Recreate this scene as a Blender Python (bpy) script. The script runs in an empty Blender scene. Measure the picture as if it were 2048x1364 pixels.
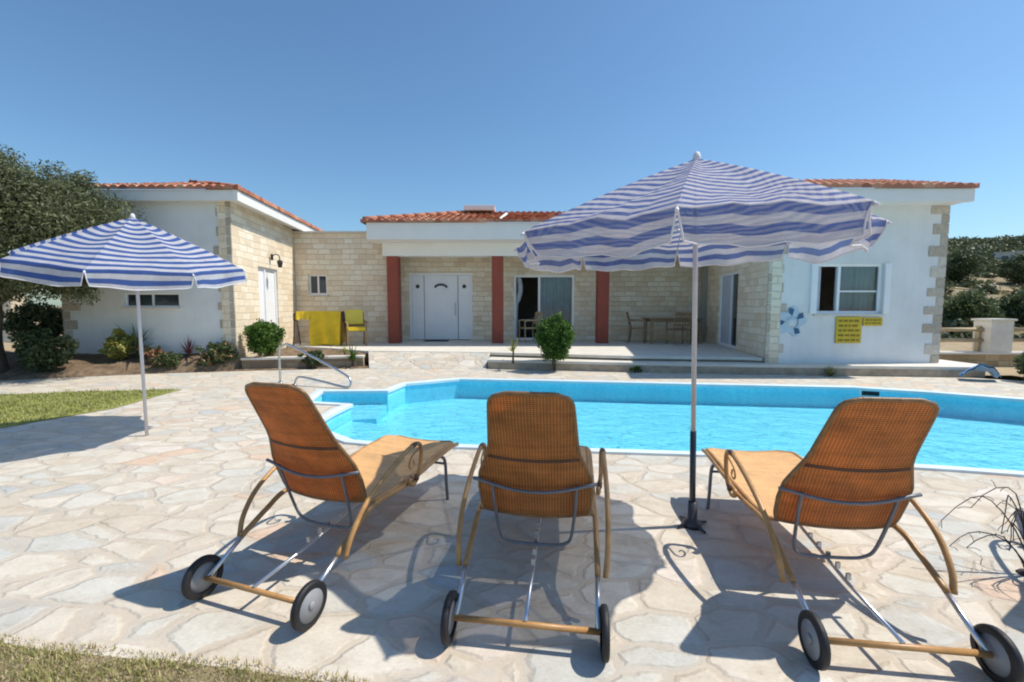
import bpy, bmesh, math, random
import numpy as np
from mathutils import Vector, Matrix
from mathutils.geometry import tessellate_polygon

R = math.radians
random.seed(7)
rng = np.random.default_rng(7)
SC = bpy.context.scene
COL = SC.collection

# ------------------------------------------------------------------ camera
cam_d = bpy.data.cameras.new("camera")
cam = bpy.data.objects.new("camera", cam_d)
COL.objects.link(cam)
cam.location = (0, 0, 1.4)
cam.rotation_euler = (R(90 - 4.5), 0, 0)
cam_d.sensor_width = 36
cam_d.lens = 36 * 890 / 2048
cam_d.clip_start = 0.05
cam_d.clip_end = 3000
SC.camera = cam

# ------------------------------------------------------------------ sky, sun, exposure
SUN_EL = 57.0
SUN_DIR = Vector((math.cos(R(SUN_EL)) * math.cos(R(6)), math.cos(R(SUN_EL)) * math.sin(R(6)), math.sin(R(SUN_EL))))
world = bpy.data.worlds.new("World")
SC.world = world
world.use_nodes = True
wn = world.node_tree
for n in list(wn.nodes):
    wn.nodes.remove(n)
sky = wn.nodes.new('ShaderNodeTexSky')
sky.sky_type = 'NISHITA'
sky.sun_disc = False
sky.sun_elevation = R(SUN_EL)
sky.sun_rotation = R(84)
sky.altitude = 0
sky.air_density = 1.15
sky.dust_density = 0.7
sky.ozone_density = 2.0
bg = wn.nodes.new('ShaderNodeBackground')
bg.inputs['Strength'].default_value = 0.122
wo = wn.nodes.new('ShaderNodeOutputWorld')
tint = wn.nodes.new('ShaderNodeMixRGB')
tint.blend_type = 'MULTIPLY'
tint.inputs[0].default_value = 1
tint.inputs[2].default_value = (0.66, 0.87, 1.0, 1)
wn.links.new(sky.outputs[0], tint.inputs[1])
wn.links.new(tint.outputs[0], bg.inputs[0])
wn.links.new(bg.outputs[0], wo.inputs[0])
sd = bpy.data.lights.new("sun", 'SUN')
sd.energy = 4.2
sd.angle = R(0.55)
sd.color = (1.0, 0.93, 0.82)
sun = bpy.data.objects.new("sun", sd)
COL.objects.link(sun)
sun.rotation_euler = SUN_DIR.to_track_quat('Z', 'Y').to_euler()
SC.view_settings.view_transform = 'Standard'
SC.view_settings.look = 'None'
SC.view_settings.exposure = 0.23
SC.view_settings.gamma = 1
SC.view_settings.use_curve_mapping = False
SC.cycles.max_bounces = 8
SC.cycles.transparent_max_bounces = 12
SC.cycles.caustics_reflective = False
SC.cycles.caustics_refractive = False
SC.cycles.sample_clamp_indirect = 6
try:
    SC.cycles.use_denoising = True
    SC.cycles.filter_width = 2.0
except Exception:
    pass

# ------------------------------------------------------------------ materials
def nt(name):
    m = bpy.data.materials.new(name)
    m.use_nodes = True
    t = m.node_tree
    b = t.nodes['Principled BSDF']
    return m, t, b

def ramp(t, stops):
    r = t.nodes.new('ShaderNodeValToRGB')
    while len(r.color_ramp.elements) < len(stops):
        r.color_ramp.elements.new(0.5)
    for e, (p, c) in zip(r.color_ramp.elements, stops):
        e.position = p
        e.color = (*c, 1)
    return r

def coords(t, scale=(1, 1, 1), kind='Object', rot=(0, 0, 0)):
    tc = t.nodes.new('ShaderNodeTexCoord')
    mp = t.nodes.new('ShaderNodeMapping')
    mp.inputs['Scale'].default_value = scale
    mp.inputs['Rotation'].default_value = rot
    t.links.new(tc.outputs[kind], mp.inputs[0])
    return mp

def noise(t, vec, scale, detail=4, rough=0.6):
    n = t.nodes.new('ShaderNodeTexNoise')
    n.inputs['Scale'].default_value = scale
    n.inputs['Detail'].default_value = detail
    n.inputs['Roughness'].default_value = rough
    if vec is not None:
        t.links.new(vec.outputs[0], n.inputs['Vector'])
    return n

def bump(t, b, height_socket, strength=0.3, dist=0.01):
    bp = t.nodes.new('ShaderNodeBump')
    bp.inputs['Strength'].default_value = strength
    bp.inputs['Distance'].default_value = dist
    t.links.new(height_socket, bp.inputs['Height'])
    t.links.new(bp.outputs[0], b.inputs['Normal'])
    return bp

def mat_plain(name, col, rough=0.6, var=0.12, scale=6, metal=0.0, bmp=0.0, bscale=60, spec=0.5):
    m, t, b = nt(name)
    c = coords(t)
    n = noise(t, c, scale)
    lo = tuple(x * (1 - var) for x in col)
    hi = tuple(min(1, x * (1 + var)) for x in col)
    r = ramp(t, [(0.3, lo), (0.7, hi)])
    t.links.new(n.outputs['Fac'], r.inputs[0])
    t.links.new(r.outputs[0], b.inputs['Base Color'])
    b.inputs['Roughness'].default_value = rough
    b.inputs['Metallic'].default_value = metal
    b.inputs['Specular IOR Level'].default_value = spec
    if bmp:
        n2 = noise(t, c, bscale)
        bump(t, b, n2.outputs['Fac'], bmp, 0.01)
    return m

def mat_stone_wall(name, base, dark, light):
    """coursed limestone blocks, mapped with uv in metres"""
    m, t, b = nt(name)
    c = coords(t, kind='UV')
    wob = noise(t, c, 2.2, 3)
    add = t.nodes.new('ShaderNodeMixRGB'); add.blend_type = 'LINEAR_LIGHT'; add.inputs[0].default_value = 0.035
    t.links.new(c.outputs[0], add.inputs[1]); t.links.new(wob.outputs['Color'], add.inputs[2])
    br = t.nodes.new('ShaderNodeTexBrick')
    br.offset = 0.43; br.squash = 0.7; br.squash_frequency = 3
    br.inputs['Scale'].default_value = 1.0
    br.inputs['Brick Width'].default_value = 0.36
    br.inputs['Row Height'].default_value = 0.155
    br.inputs['Mortar Size'].default_value = 0.009
    br.inputs['Mortar Smooth'].default_value = 0.4
    br.inputs['Bias'].default_value = 0.0
    br.inputs['Color1'].default_value = (0, 0, 0, 1)
    br.inputs['Color2'].default_value = (1, 1, 1, 1)
    br.inputs['Mortar'].default_value = (0.5, 0.5, 0.5, 1)
    t.links.new(add.outputs[0], br.inputs['Vector'])
    rb = ramp(t, [(0.0, dark), (0.45, base), (1.0, light)])
    t.links.new(br.outputs['Color'], rb.inputs[0])
    n = noise(t, c, 14, 6, 0.7)
    mx = t.nodes.new('ShaderNodeMixRGB'); mx.blend_type = 'MULTIPLY'; mx.inputs[0].default_value = 0.55
    rn = ramp(t, [(0.25, (0.74, 0.71, 0.66)), (0.6, (1, 1, 1))])
    t.links.new(n.outputs['Fac'], rn.inputs[0])
    t.links.new(rb.outputs[0], mx.inputs[1]); t.links.new(rn.outputs[0], mx.inputs[2])
    mo = t.nodes.new('ShaderNodeMixRGB')
    t.links.new(br.outputs['Fac'], mo.inputs[0])
    t.links.new(mx.outputs[0], mo.inputs[1]); mo.inputs[2].default_value = (*[x * 0.88 for x in base], 1)
    t.links.new(mo.outputs[0], b.inputs['Base Color'])
    b.inputs['Roughness'].default_value = 0.9
    b.inputs['Specular IOR Level'].default_value = 0.2
    sub = t.nodes.new('ShaderNodeMath'); sub.operation = 'MULTIPLY_ADD'
    sub.inputs[1].default_value = -1.4
    t.links.new(br.outputs['Fac'], sub.inputs[0]); t.links.new(n.outputs['Fac'], sub.inputs[2])
    bump(t, b, sub.outputs[0], 0.8, 0.018)
    return m

def mat_render():
    """painted plaster with faint blotches and run marks"""
    m, t, b = nt("white_render")
    c = coords(t)
    n = noise(t, c, 0.9, 5, 0.65)
    cs = coords(t, (9, 9, 0.5))
    n2 = noise(t, cs, 1.0, 5, 0.7)
    r1 = ramp(t, [(0.3, (0.70, 0.71, 0.70)), (0.6, (0.80, 0.81, 0.81))])
    r2 = ramp(t, [(0.3, (0.88, 0.87, 0.84)), (0.5, (1, 1, 1))])
    t.links.new(n.outputs['Fac'], r1.inputs[0]); t.links.new(n2.outputs['Fac'], r2.inputs[0])
    mx = t.nodes.new('ShaderNodeMixRGB'); mx.blend_type = 'MULTIPLY'; mx.inputs[0].default_value = 0.3
    t.links.new(r1.outputs[0], mx.inputs[1]); t.links.new(r2.outputs[0], mx.inputs[2])
    t.links.new(mx.outputs[0], b.inputs['Base Color'])
    b.inputs['Roughness'].default_value = 0.88
    b.inputs['Specular IOR Level'].default_value = 0.2
    n3 = noise(t, c, 60, 5, 0.7)
    bump(t, b, n3.outputs['Fac'], 0.3, 0.01)
    return m

def mat_quoin():
    m, t, b = nt("quoin_limestone")
    c = coords(t)
    g = t.nodes.new('ShaderNodeNewGeometry')
    r1 = ramp(t, [(0.0, (0.46, 0.39, 0.31)), (0.5, (0.60, 0.53, 0.44)), (1.0, (0.72, 0.66, 0.57))])
    t.links.new(g.outputs['Random Per Island'], r1.inputs[0])
    n = noise(t, c, 12, 6, 0.75)
    r2 = ramp(t, [(0.3, (0.70, 0.68, 0.65)), (0.62, (1.05, 1.05, 1.05))])
    t.links.new(n.outputs['Fac'], r2.inputs[0])
    mx = t.nodes.new('ShaderNodeMixRGB'); mx.blend_type = 'MULTIPLY'; mx.inputs[0].default_value = 0.9
    t.links.new(r1.outputs[0], mx.inputs[1]); t.links.new(r2.outputs[0], mx.inputs[2])
    t.links.new(mx.outputs[0], b.inputs['Base Color'])
    b.inputs['Roughness'].default_value = 0.92
    b.inputs['Specular IOR Level'].default_value = 0.2
    bump(t, b, n.outputs['Fac'], 0.9, 0.02)
    return m

def mat_paving():
    m, t, b = nt("crazy_paving")
    c = coords(t, (1.0, 1.5, 1.0), rot=(0, 0, R(12)))
    w = noise(t, c, 2.0, 4)
    add = t.nodes.new('ShaderNodeMixRGB'); add.blend_type = 'LINEAR_LIGHT'; add.inputs[0].default_value = 0.11
    t.links.new(c.outputs[0], add.inputs[1]); t.links.new(w.outputs['Color'], add.inputs[2])
    v = t.nodes.new('ShaderNodeTexVoronoi'); v.feature = 'F1'; v.inputs['Scale'].default_value = 3.2
    v.inputs['Randomness'].default_value = 0.95
    ve = t.nodes.new('ShaderNodeTexVoronoi'); ve.feature = 'DISTANCE_TO_EDGE'; ve.inputs['Scale'].default_value = 3.2
    ve.inputs['Randomness'].default_value = 0.95
    t.links.new(add.outputs[0], v.inputs['Vector']); t.links.new(add.outputs[0], ve.inputs['Vector'])
    sp = t.nodes.new('ShaderNodeSeparateColor'); t.links.new(v.outputs['Color'], sp.inputs[0])
    rc = ramp(t, [(0.0, (0.50, 0.51, 0.49)), (0.22, (0.61, 0.59, 0.53)), (0.4, (0.57, 0.51, 0.42)), (0.58, (0.65, 0.61, 0.54)),
                  (0.80, (0.60, 0.55, 0.47)), (0.90, (0.47, 0.50, 0.51)), (0.95, (0.64, 0.49, 0.38)), (1.0, (0.66, 0.63, 0.58))])
    t.links.new(sp.outputs[0], rc.inputs[0])
    n = noise(t, c, 5, 6, 0.65)
    rn = ramp(t, [(0.28, (0.66, 0.60, 0.52)), (0.42, (0.92, 0.89, 0.84)), (0.62, (1.06, 1.05, 1.03))])
    t.links.new(n.outputs['Fac'], rn.inputs[0])
    mx = t.nodes.new('ShaderNodeMixRGB'); mx.blend_type = 'MULTIPLY'; mx.inputs[0].default_value = 0.8
    t.links.new(rc.outputs[0], mx.inputs[1]); t.links.new(rn.outputs[0], mx.inputs[2])
    n3 = noise(t, c, 45, 4, 0.7)
    rn3 = ramp(t, [(0.3, (0.86, 0.85, 0.83)), (0.7, (1.06, 1.05, 1.04))])
    t.links.new(n3.outputs['Fac'], rn3.inputs[0])
    mx3 = t.nodes.new('ShaderNodeMixRGB'); mx3.blend_type = 'MULTIPLY'; mx3.inputs[0].default_value = 0.8
    t.links.new(mx.outputs[0], mx3.inputs[1]); t.links.new(rn3.outputs[0], mx3.inputs[2])
    # joints: sandy mortar smeared unevenly over the stone edges
    nj = noise(t, c, 3.2, 5, 0.7)
    mj = t.nodes.new('ShaderNodeMath'); mj.operation = 'MULTIPLY_ADD'
    mj.inputs[1].default_value = -0.10
    t.links.new(nj.outputs['Fac'], mj.inputs[0]); t.links.new(ve.outputs['Distance'], mj.inputs[2])
    rj = ramp(t, [(0.0, (1, 1, 1)), (0.05, (0, 0, 0))])
    t.links.new(mj.outputs[0], rj.inputs[0])
    mo = t.nodes.new('ShaderNodeMixRGB')
    mjs = t.nodes.new('ShaderNodeMath'); mjs.operation = 'MULTIPLY'; mjs.inputs[1].default_value = 0.5
    t.links.new(rj.outputs[0], mjs.inputs[0]); t.links.new(mjs.outputs[0], mo.inputs[0])
    t.links.new(mx3.outputs[0], mo.inputs[1])
    mo.inputs[2].default_value = (0.49, 0.41, 0.32, 1)
    t.links.new(mo.outputs[0], b.inputs['Base Color'])
    b.inputs['Roughness'].default_value = 0.75
    b.inputs['Specular IOR Level'].default_value = 0.3
    hs = t.nodes.new('ShaderNodeMath'); hs.operation = 'MULTIPLY_ADD'; hs.inputs[1].default_value = -1.2
    t.links.new(rj.outputs[0], hs.inputs[0]); t.links.new(n.outputs['Fac'], hs.inputs[2])
    h2 = t.nodes.new('ShaderNodeMath'); h2.operation = 'MULTIPLY_ADD'; h2.inputs[1].default_value = 0.5
    t.links.new(sp.outputs[1], h2.inputs[0]); t.links.new(hs.outputs[0], h2.inputs[2])
    h3 = t.nodes.new('ShaderNodeMath'); h3.operation = 'MULTIPLY_ADD'; h3.inputs[1].default_value = 0.35
    t.links.new(n3.outputs['Fac'], h3.inputs[0]); t.links.new(h2.outputs[0], h3.inputs[2])
    bump(t, b, h3.outputs[0], 0.55, 0.012)
    return m

def mat_leaf(name, dark, light, trans=0.35, rough=0.55):
    m, t, b = nt(name)
    g = t.nodes.new('ShaderNodeNewGeometry')
    r = ramp(t, [(0.0, dark), (0.6, tuple((a + c) / 2 for a, c in zip(dark, light))), (1.0, light)])
    t.links.new(g.outputs['Random Per Island'], r.inputs[0])
    t.links.new(r.outputs[0], b.inputs['Base Color'])
    b.inputs['Roughness'].default_value = rough
    tr = t.nodes.new('ShaderNodeBsdfTranslucent')
    t.links.new(r.outputs[0], tr.inputs[0])
    mx = t.nodes.new('ShaderNodeMixShader'); mx.inputs[0].default_value = trans
    out = t.nodes['Material Output']
    t.links.new(b.outputs[0], mx.inputs[1]); t.links.new(tr.outputs[0], mx.inputs[2])
    t.links.new(mx.outputs[0], out.inputs['Surface'])
    return m

def mat_weave(name, col, trans, soft=1.0):
    m, t, b = nt(name)
    c = coords(t, kind='UV')
    def wave(direction, sc):
        w = t.nodes.new('ShaderNodeTexWave'); w.wave_type = 'BANDS'; w.bands_direction = direction
        w.inputs['Scale'].default_value = sc; w.inputs['Distortion'].default_value = 0.25
        w.inputs['Detail'].default_value = 1; w.inputs['Detail Scale'].default_value = 3
        t.links.new(c.outputs[0], w.inputs['Vector']); return w
    a = wave('X', 22); d = wave('Y', 30)
    mul = t.nodes.new('ShaderNodeMath'); mul.operation = 'MULTIPLY'
    t.links.new(a.outputs['Fac'], mul.inputs[0]); t.links.new(d.outputs['Fac'], mul.inputs[1])
    n = noise(t, c, 9, 5, 0.7)
    cs = coords(t, (0.6, 12, 1), kind='UV')
    n2 = noise(t, cs, 1.6, 3, 0.6)
    r = ramp(t, [(0.0, tuple(x * (1 - 0.58 * soft) for x in col)), (0.22, tuple(x * 0.85 for x in col)), (0.8, tuple(min(1, x * 1.18) for x in col))])
    t.links.new(mul.outputs[0], r.inputs[0])
    rn = ramp(t, [(0.36, (1 - 0.45 * soft, 1 - 0.5 * soft, 1 - 0.5 * soft)), (0.60, (1.15, 1.08, 1.0))])
    av = t.nodes.new('ShaderNodeMath'); av.operation = 'ADD'
    t.links.new(n.outputs['Fac'], av.inputs[0]); t.links.new(n2.outputs['Fac'], av.inputs[1])
    hv = t.nodes.new('ShaderNodeMath'); hv.operation = 'MULTIPLY'; hv.inputs[1].default_value = 0.5
    t.links.new(av.outputs[0], hv.inputs[0]); t.links.new(hv.outputs[0], rn.inputs[0])
    mx = t.nodes.new('ShaderNodeMixRGB'); mx.blend_type = 'MULTIPLY'; mx.inputs[0].default_value = 1
    t.links.new(r.outputs[0], mx.inputs[1]); t.links.new(rn.outputs[0], mx.inputs[2])
    t.links.new(mx.outputs[0], b.inputs['Base Color'])
    b.inputs['Roughness'].default_value = 0.55
    bump(t, b, mul.outputs[0], 0.5, 0.004)
    tr = t.nodes.new('ShaderNodeBsdfTranslucent')
    mc = t.nodes.new('ShaderNodeMixRGB'); mc.blend_type = 'MULTIPLY'; mc.inputs[0].default_value = 1
    t.links.new(mx.outputs[0], mc.inputs[1]); mc.inputs[2].default_value = (1.0, 0.72, 0.38, 1)
    t.links.new(mc.outputs[0], tr.inputs[0])
    ms = t.nodes.new('ShaderNodeMixShader'); ms.inputs[0].default_value = trans
    t.links.new(b.outputs[0], ms.inputs[1]); t.links.new(tr.outputs[0], ms.inputs[2])
    t.links.new(ms.outputs[0], t.nodes['Material Output'].inputs['Surface'])
    return m

def mat_stripes(name, period, clear, blue=(0.06, 0.085, 0.33), white=(0.60, 0.61, 0.66)):
    """blue and white awning cloth: stripes run parallel to the rim (uv.y = distance from the top in metres)"""
    m, t, b = nt(name)
    tc = t.nodes.new('ShaderNodeTexCoord')
    s = t.nodes.new('ShaderNodeSeparateXYZ'); t.links.new(tc.outputs['UV'], s.inputs[0])
    a = t.nodes.new('ShaderNodeMath'); a.operation = 'MULTIPLY'; a.inputs[1].default_value = 1 / period
    t.links.new(s.outputs['Y'], a.inputs[0])
    f = t.nodes.new('ShaderNodeMath'); f.operation = 'FRACT'; t.links.new(a.outputs[0], f.inputs[0])
    r = ramp(t, [(0.0, white), (0.45, white), (0.5, blue), (0.95, blue), (1.0, white)])
    t.links.new(f.outputs[0], r.inputs[0])
    c = coords(t)
    n = noise(t, c, 7, 5, 0.7)
    rn = ramp(t, [(0.3, (0.85, 0.82, 0.82)), (0.7, (1.1, 1.1, 1.1))])
    t.links.new(n.outputs['Fac'], rn.inputs[0])
    mx = t.nodes.new('ShaderNodeMixRGB'); mx.blend_type = 'MULTIPLY'; mx.inputs[0].default_value = 0.9
    t.links.new(r.outputs[0], mx.inputs[1]); t.links.new(rn.outputs[0], mx.inputs[2])
    t.links.new(mx.outputs[0], b.inputs['Base Color'])
    b.inputs['Roughness'].default_value = 0.8
    b.inputs['Specular IOR Level'].default_value = 0.2
    tr = t.nodes.new('ShaderNodeBsdfTranslucent'); t.links.new(mx.outputs[0], tr.inputs[0])
    ms = t.nodes.new('ShaderNodeMixShader'); ms.inputs[0].default_value = 0.4
    t.links.new(b.outputs[0], ms.inputs[1]); t.links.new(tr.outputs[0], ms.inputs[2])
    tp = t.nodes.new('ShaderNodeBsdfTransparent')
    m2 = t.nodes.new('ShaderNodeMixShader'); m2.inputs[0].default_value = clear
    t.links.new(ms.outputs[0], m2.inputs[1]); t.links.new(tp.outputs[0], m2.inputs[2])
    t.links.new(m2.outputs[0], t.nodes['Material Output'].inputs['Surface'])
    return m

def mat_water():
    m, t, b = nt("pool_water")
    t.nodes.remove(b)
    out = t.nodes['Material Output']
    c = coords(t, (1, 1.6, 1))
    n = noise(t, c, 3.2, 3, 0.55)
    n2 = noise(t, c, 11, 2, 0.5)
    ad = t.nodes.new('ShaderNodeMath'); ad.operation = 'MULTIPLY_ADD'; ad.inputs[1].default_value = 0.25
    t.links.new(n2.outputs['Fac'], ad.inputs[0]); t.links.new(n.outputs['Fac'], ad.inputs[2])
    bp = t.nodes.new('ShaderNodeBump'); bp.inputs['Strength'].default_value = 1.0; bp.inputs['Distance'].default_value = 0.08
    t.links.new(ad.outputs[0], bp.inputs['Height'])
    gl = t.nodes.new('ShaderNodeBsdfGlossy'); gl.inputs['Roughness'].default_value = 0.03
    gl.inputs['Color'].default_value = (1, 1, 1, 1)
    t.links.new(bp.outputs[0], gl.inputs['Normal'])
    tp = t.nodes.new('ShaderNodeBsdfTransparent'); tp.inputs[0].default_value = (0.80, 0.97, 1.0, 1)
    fr = t.nodes.new('ShaderNodeFresnel'); fr.inputs['IOR'].default_value = 1.33
    t.links.new(bp.outputs[0], fr.inputs['Normal'])
    fm = t.nodes.new('ShaderNodeMath'); fm.operation = 'MULTIPLY'; fm.inputs[1].default_value = 0.75
    t.links.new(fr.outputs[0], fm.inputs[0])
    mx = t.nodes.new('ShaderNodeMixShader')
    t.links.new(fm.outputs[0], mx.inputs[0]); t.links.new(tp.outputs[0], mx.inputs[1]); t.links.new(gl.outputs[0], mx.inputs[2])
    t.links.new(mx.outputs[0], out.inputs['Surface'])
    return m

def mat_pool():
    m, t, b = nt("pool_tile")
    c = coords(t)
    n = noise(t, c, 1.6, 3, 0.6)
    # mosaic tiles differ slightly in colour from cell to cell
    v = t.nodes.new('ShaderNodeTexVoronoi'); v.feature = 'F1'; v.inputs['Scale'].default_value = 28
    t.links.new(c.outputs[0], v.inputs['Vector'])
    sp = t.nodes.new('ShaderNodeSeparateColor'); t.links.new(v.outputs['Color'], sp.inputs[0])
    r = ramp(t, [(0.0, (0.19, 0.66, 0.84)), (1.0, (0.28, 0.76, 0.90))])
    t.links.new(sp.outputs[0], r.inputs[0])
    rn = ramp(t, [(0.3, (0.88, 0.94, 0.97)), (0.7, (1.06, 1.04, 1.02))])
    t.links.new(n.outputs['Fac'], rn.inputs[0])
    mx = t.nodes.new('ShaderNodeMixRGB'); mx.blend_type = 'MULTIPLY'; mx.inputs[0].default_value = 1
    t.links.new(r.outputs[0], mx.inputs[1]); t.links.new(rn.outputs[0], mx.inputs[2])
    t.links.new(mx.outputs[0], b.inputs['Base Color'])
    b.inputs['Roughness'].default_value = 0.5
    return m

def mat_soil(name, a, bcol, scale=6):
    m, t, b = nt(name)
    c = coords(t)
    n = noise(t, c, scale, 8, 0.75)
    r = ramp(t, [(0.3, a), (0.68, bcol)])
    t.links.new(n.outputs['Fac'], r.inputs[0])
    t.links.new(r.outputs[0], b.inputs['Base Color'])
    b.inputs['Roughness'].default_value = 1
    b.inputs['Specular IOR Level'].default_value = 0.1
    n2 = noise(t, c, scale * 7, 5, 0.7)
    bump(t, b, n2.outputs['Fac'], 0.8, 0.04)
    return m

M = dict(
    paving=mat_paving(),
    stone=mat_stone_wall("limestone_blocks", (0.87, 0.75, 0.57), (0.77, 0.63, 0.46), (0.92, 0.84, 0.69)),
    ochre=mat_stone_wall("ochre_rubble", (0.46, 0.34, 0.20), (0.34, 0.25, 0.15), (0.56, 0.44, 0.28)),
    rough_stone=mat_stone_wall("rough_brown_stone", (0.30, 0.23, 0.16), (0.20, 0.15, 0.11), (0.42, 0.34, 0.25)),
    quoin=mat_quoin(),
    render=mat_render(),
    fascia=mat_plain("white_fascia", (0.80, 0.79, 0.76), 0.7, 0.03, 2),
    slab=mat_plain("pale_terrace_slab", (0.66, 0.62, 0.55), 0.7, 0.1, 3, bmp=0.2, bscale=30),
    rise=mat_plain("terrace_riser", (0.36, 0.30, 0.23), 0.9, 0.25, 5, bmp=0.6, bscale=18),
    coping=mat_plain("pale_blue_coping", (0.62, 0.71, 0.76), 0.5, 0.08, 3, bmp=0.15, bscale=25),
    column=mat_plain("red_column_paint", (0.27, 0.055, 0.03), 0.6, 0.12, 3),
    pvc=mat_plain("white_frame", (0.86, 0.87, 0.89), 0.35, 0.03, 3),
    dark=mat_plain("dark_interior", (0.012, 0.012, 0.014), 0.8, 0.3, 3),
    inner=mat_plain("interior_wall", (0.35, 0.33, 0.30), 0.9, 0.05, 3),
    curtain=mat_plain("pale_curtain", (0.50, 0.54, 0.60), 0.9, 0.1, 5),
    cane=mat_plain("bent_cane", (0.44, 0.235, 0.085), 0.4, 0.3, 9, bmp=0.15, bscale=40),
    rimcane=mat_plain("dark_bound_cane", (0.22, 0.115, 0.045), 0.4, 0.3, 30, bmp=0.3, bscale=120),
    canedark=mat_plain("dark_cane", (0.13, 0.065, 0.035), 0.45, 0.3, 12),
    steel=mat_plain("grey_steel_tube", (0.17, 0.175, 0.20), 0.45, 0.2, 8, metal=0.3),
    alu=mat_plain("bare_aluminium", (0.62, 0.64, 0.68), 0.28, 0.08, 8, metal=0.85),
    tyre=mat_plain("black_rubber", (0.012, 0.012, 0.015), 0.6, 0.3, 20, bmp=0.2, bscale=60),
    hub=mat_plain("grey_plastic_hub", (0.27, 0.28, 0.30), 0.5, 0.08, 6),
    pole=mat_plain("white_pole_enamel", (0.62, 0.60, 0.62), 0.35, 0.06, 12),
    poledark=mat_plain("dark_pole_tube", (0.055, 0.055, 0.07), 0.4, 0.2, 12, metal=0.4),
    chrome=mat_plain("brushed_steel_rail", (0.55, 0.57, 0.6), 0.25, 0.08, 12, metal=0.9),
    trim=mat_plain("white_trim_tape", (0.70, 0.69, 0.72), 0.8, 0.06, 10),
    stripes=mat_stripes("striped_cloth", 0.094, 0.06, (0.06, 0.125, 0.38)),
    faded=mat_stripes("faded_striped_cloth", 0.074, 0.17, (0.10, 0.15, 0.38), (0.62, 0.59, 0.63)),
    weave=mat_weave("brown_rattan_weave", (0.70, 0.385, 0.14), 0.56, 0.82),
    weave2=mat_weave("tan_rattan_weave", (0.90, 0.55, 0.25), 0.15, 0.45),
    water=mat_water(), pooltile=mat_pool(),
    soil=mat_soil("dry_brown_soil", (0.10, 0.065, 0.04), (0.34, 0.25, 0.17)),
    earth=mat_soil("pale_dry_earth", (0.26, 0.20, 0.12), (0.48, 0.38, 0.25), 1.3),
    hill=mat_soil("scrubby_hillside", (0.14, 0.13, 0.07), (0.40, 0.32, 0.21), 0.3),
    lawn=mat_soil("lawn_turf", (0.20, 0.23, 0.05), (0.42, 0.42, 0.13), 3),
    drylawn=mat_soil("dry_turf", (0.14, 0.11, 0.06), (0.60, 0.47, 0.32), 7),
    bark=mat_plain("grey_bark", (0.10, 0.08, 0.06), 0.95, 0.4, 7, bmp=1.0, bscale=14),
    wood=mat_plain("weathered_wood", (0.30, 0.20, 0.11), 0.6, 0.25, 6, bmp=0.3, bscale=20),
    rail=mat_plain("tan_fence_wood", (0.40, 0.31, 0.19), 0.7, 0.2, 5, bmp=0.3, bscale=20),
    yellow=mat_plain("yellow_cloth", (0.72, 0.50, 0.02), 0.8, 0.15, 4),
    yellow2=mat_plain("bright_yellow_cloth", (0.80, 0.62, 0.09), 0.8, 0.08, 4),
    board=mat_plain("yellow_board", (0.62, 0.45, 0.03), 0.6, 0.12, 9),
    boarddark=mat_plain("olive_lettering", (0.26, 0.18, 0.01), 0.7, 0.1, 9),
    navy=mat_plain("blue_emblem_paint", (0.05, 0.13, 0.24), 0.7, 0.1, 9),
    paleblue=mat_plain("pale_blue_paint", (0.51, 0.62, 0.71), 0.7, 0.06, 9),
    float_=mat_plain("blue_plastic", (0.16, 0.42, 0.75), 0.35, 0.12, 6),
    black=mat_plain("black_iron", (0.02, 0.02, 0.02), 0.5, 0.2, 9),
    glass=mat_plain("dark_glass", (0.03, 0.04, 0.05), 0.06, 0.1, 1, spec=0.6),
    mat_=mat_plain("dark_doormat", (0.04, 0.045, 0.07), 0.95, 0.3, 20),
    twig=mat_plain("dry_dark_twig", (0.06, 0.04, 0.04), 0.9, 0.3, 20),
    terracotta=mat_plain("terracotta_pot", (0.45, 0.17, 0.09), 0.8, 0.15, 6),
    olive=mat_leaf("olive_leaves", (0.055, 0.07, 0.03), (0.25, 0.27, 0.13), 0.3),
    green=mat_leaf("bright_green_leaves", (0.035, 0.09, 0.012), (0.15, 0.27, 0.035), 0.35),
    bushg=mat_leaf("mid_green_leaves", (0.04, 0.07, 0.025), (0.16, 0.20, 0.07), 0.3),
    darkg=mat_leaf("dark_green_leaves", (0.035, 0.055, 0.02), (0.13, 0.17, 0.065), 0.2),
    scrub=mat_leaf("grey_green_scrub", (0.06, 0.075, 0.035), (0.20, 0.22, 0.10), 0.15),
    dryscrub=mat_leaf("dry_yellow_scrub", (0.16, 0.13, 0.05), (0.42, 0.34, 0.16), 0.2),
    litter=mat_leaf("brown_litter", (0.10, 0.06, 0.035), (0.34, 0.24, 0.15), 0.1),
    redl=mat_leaf("dark_red_leaves", (0.05, 0.012, 0.02), (0.20, 0.05, 0.06), 0.3),
    flower=mat_leaf("orange_pink_petals", (0.55, 0.20, 0.10), (0.75, 0.40, 0.28), 0.3),
    yel_l=mat_leaf("yellow_green_leaves", (0.14, 0.16, 0.03), (0.42, 0.40, 0.10), 0.35),
    blade=mat_leaf("grass_blades", (0.24, 0.26, 0.07), (0.54, 0.52, 0.21), 0.35),
    dryblade=mat_leaf("dry_grass_blades", (0.34, 0.30, 0.12), (0.72, 0.60, 0.36), 0.3),
)

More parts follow.
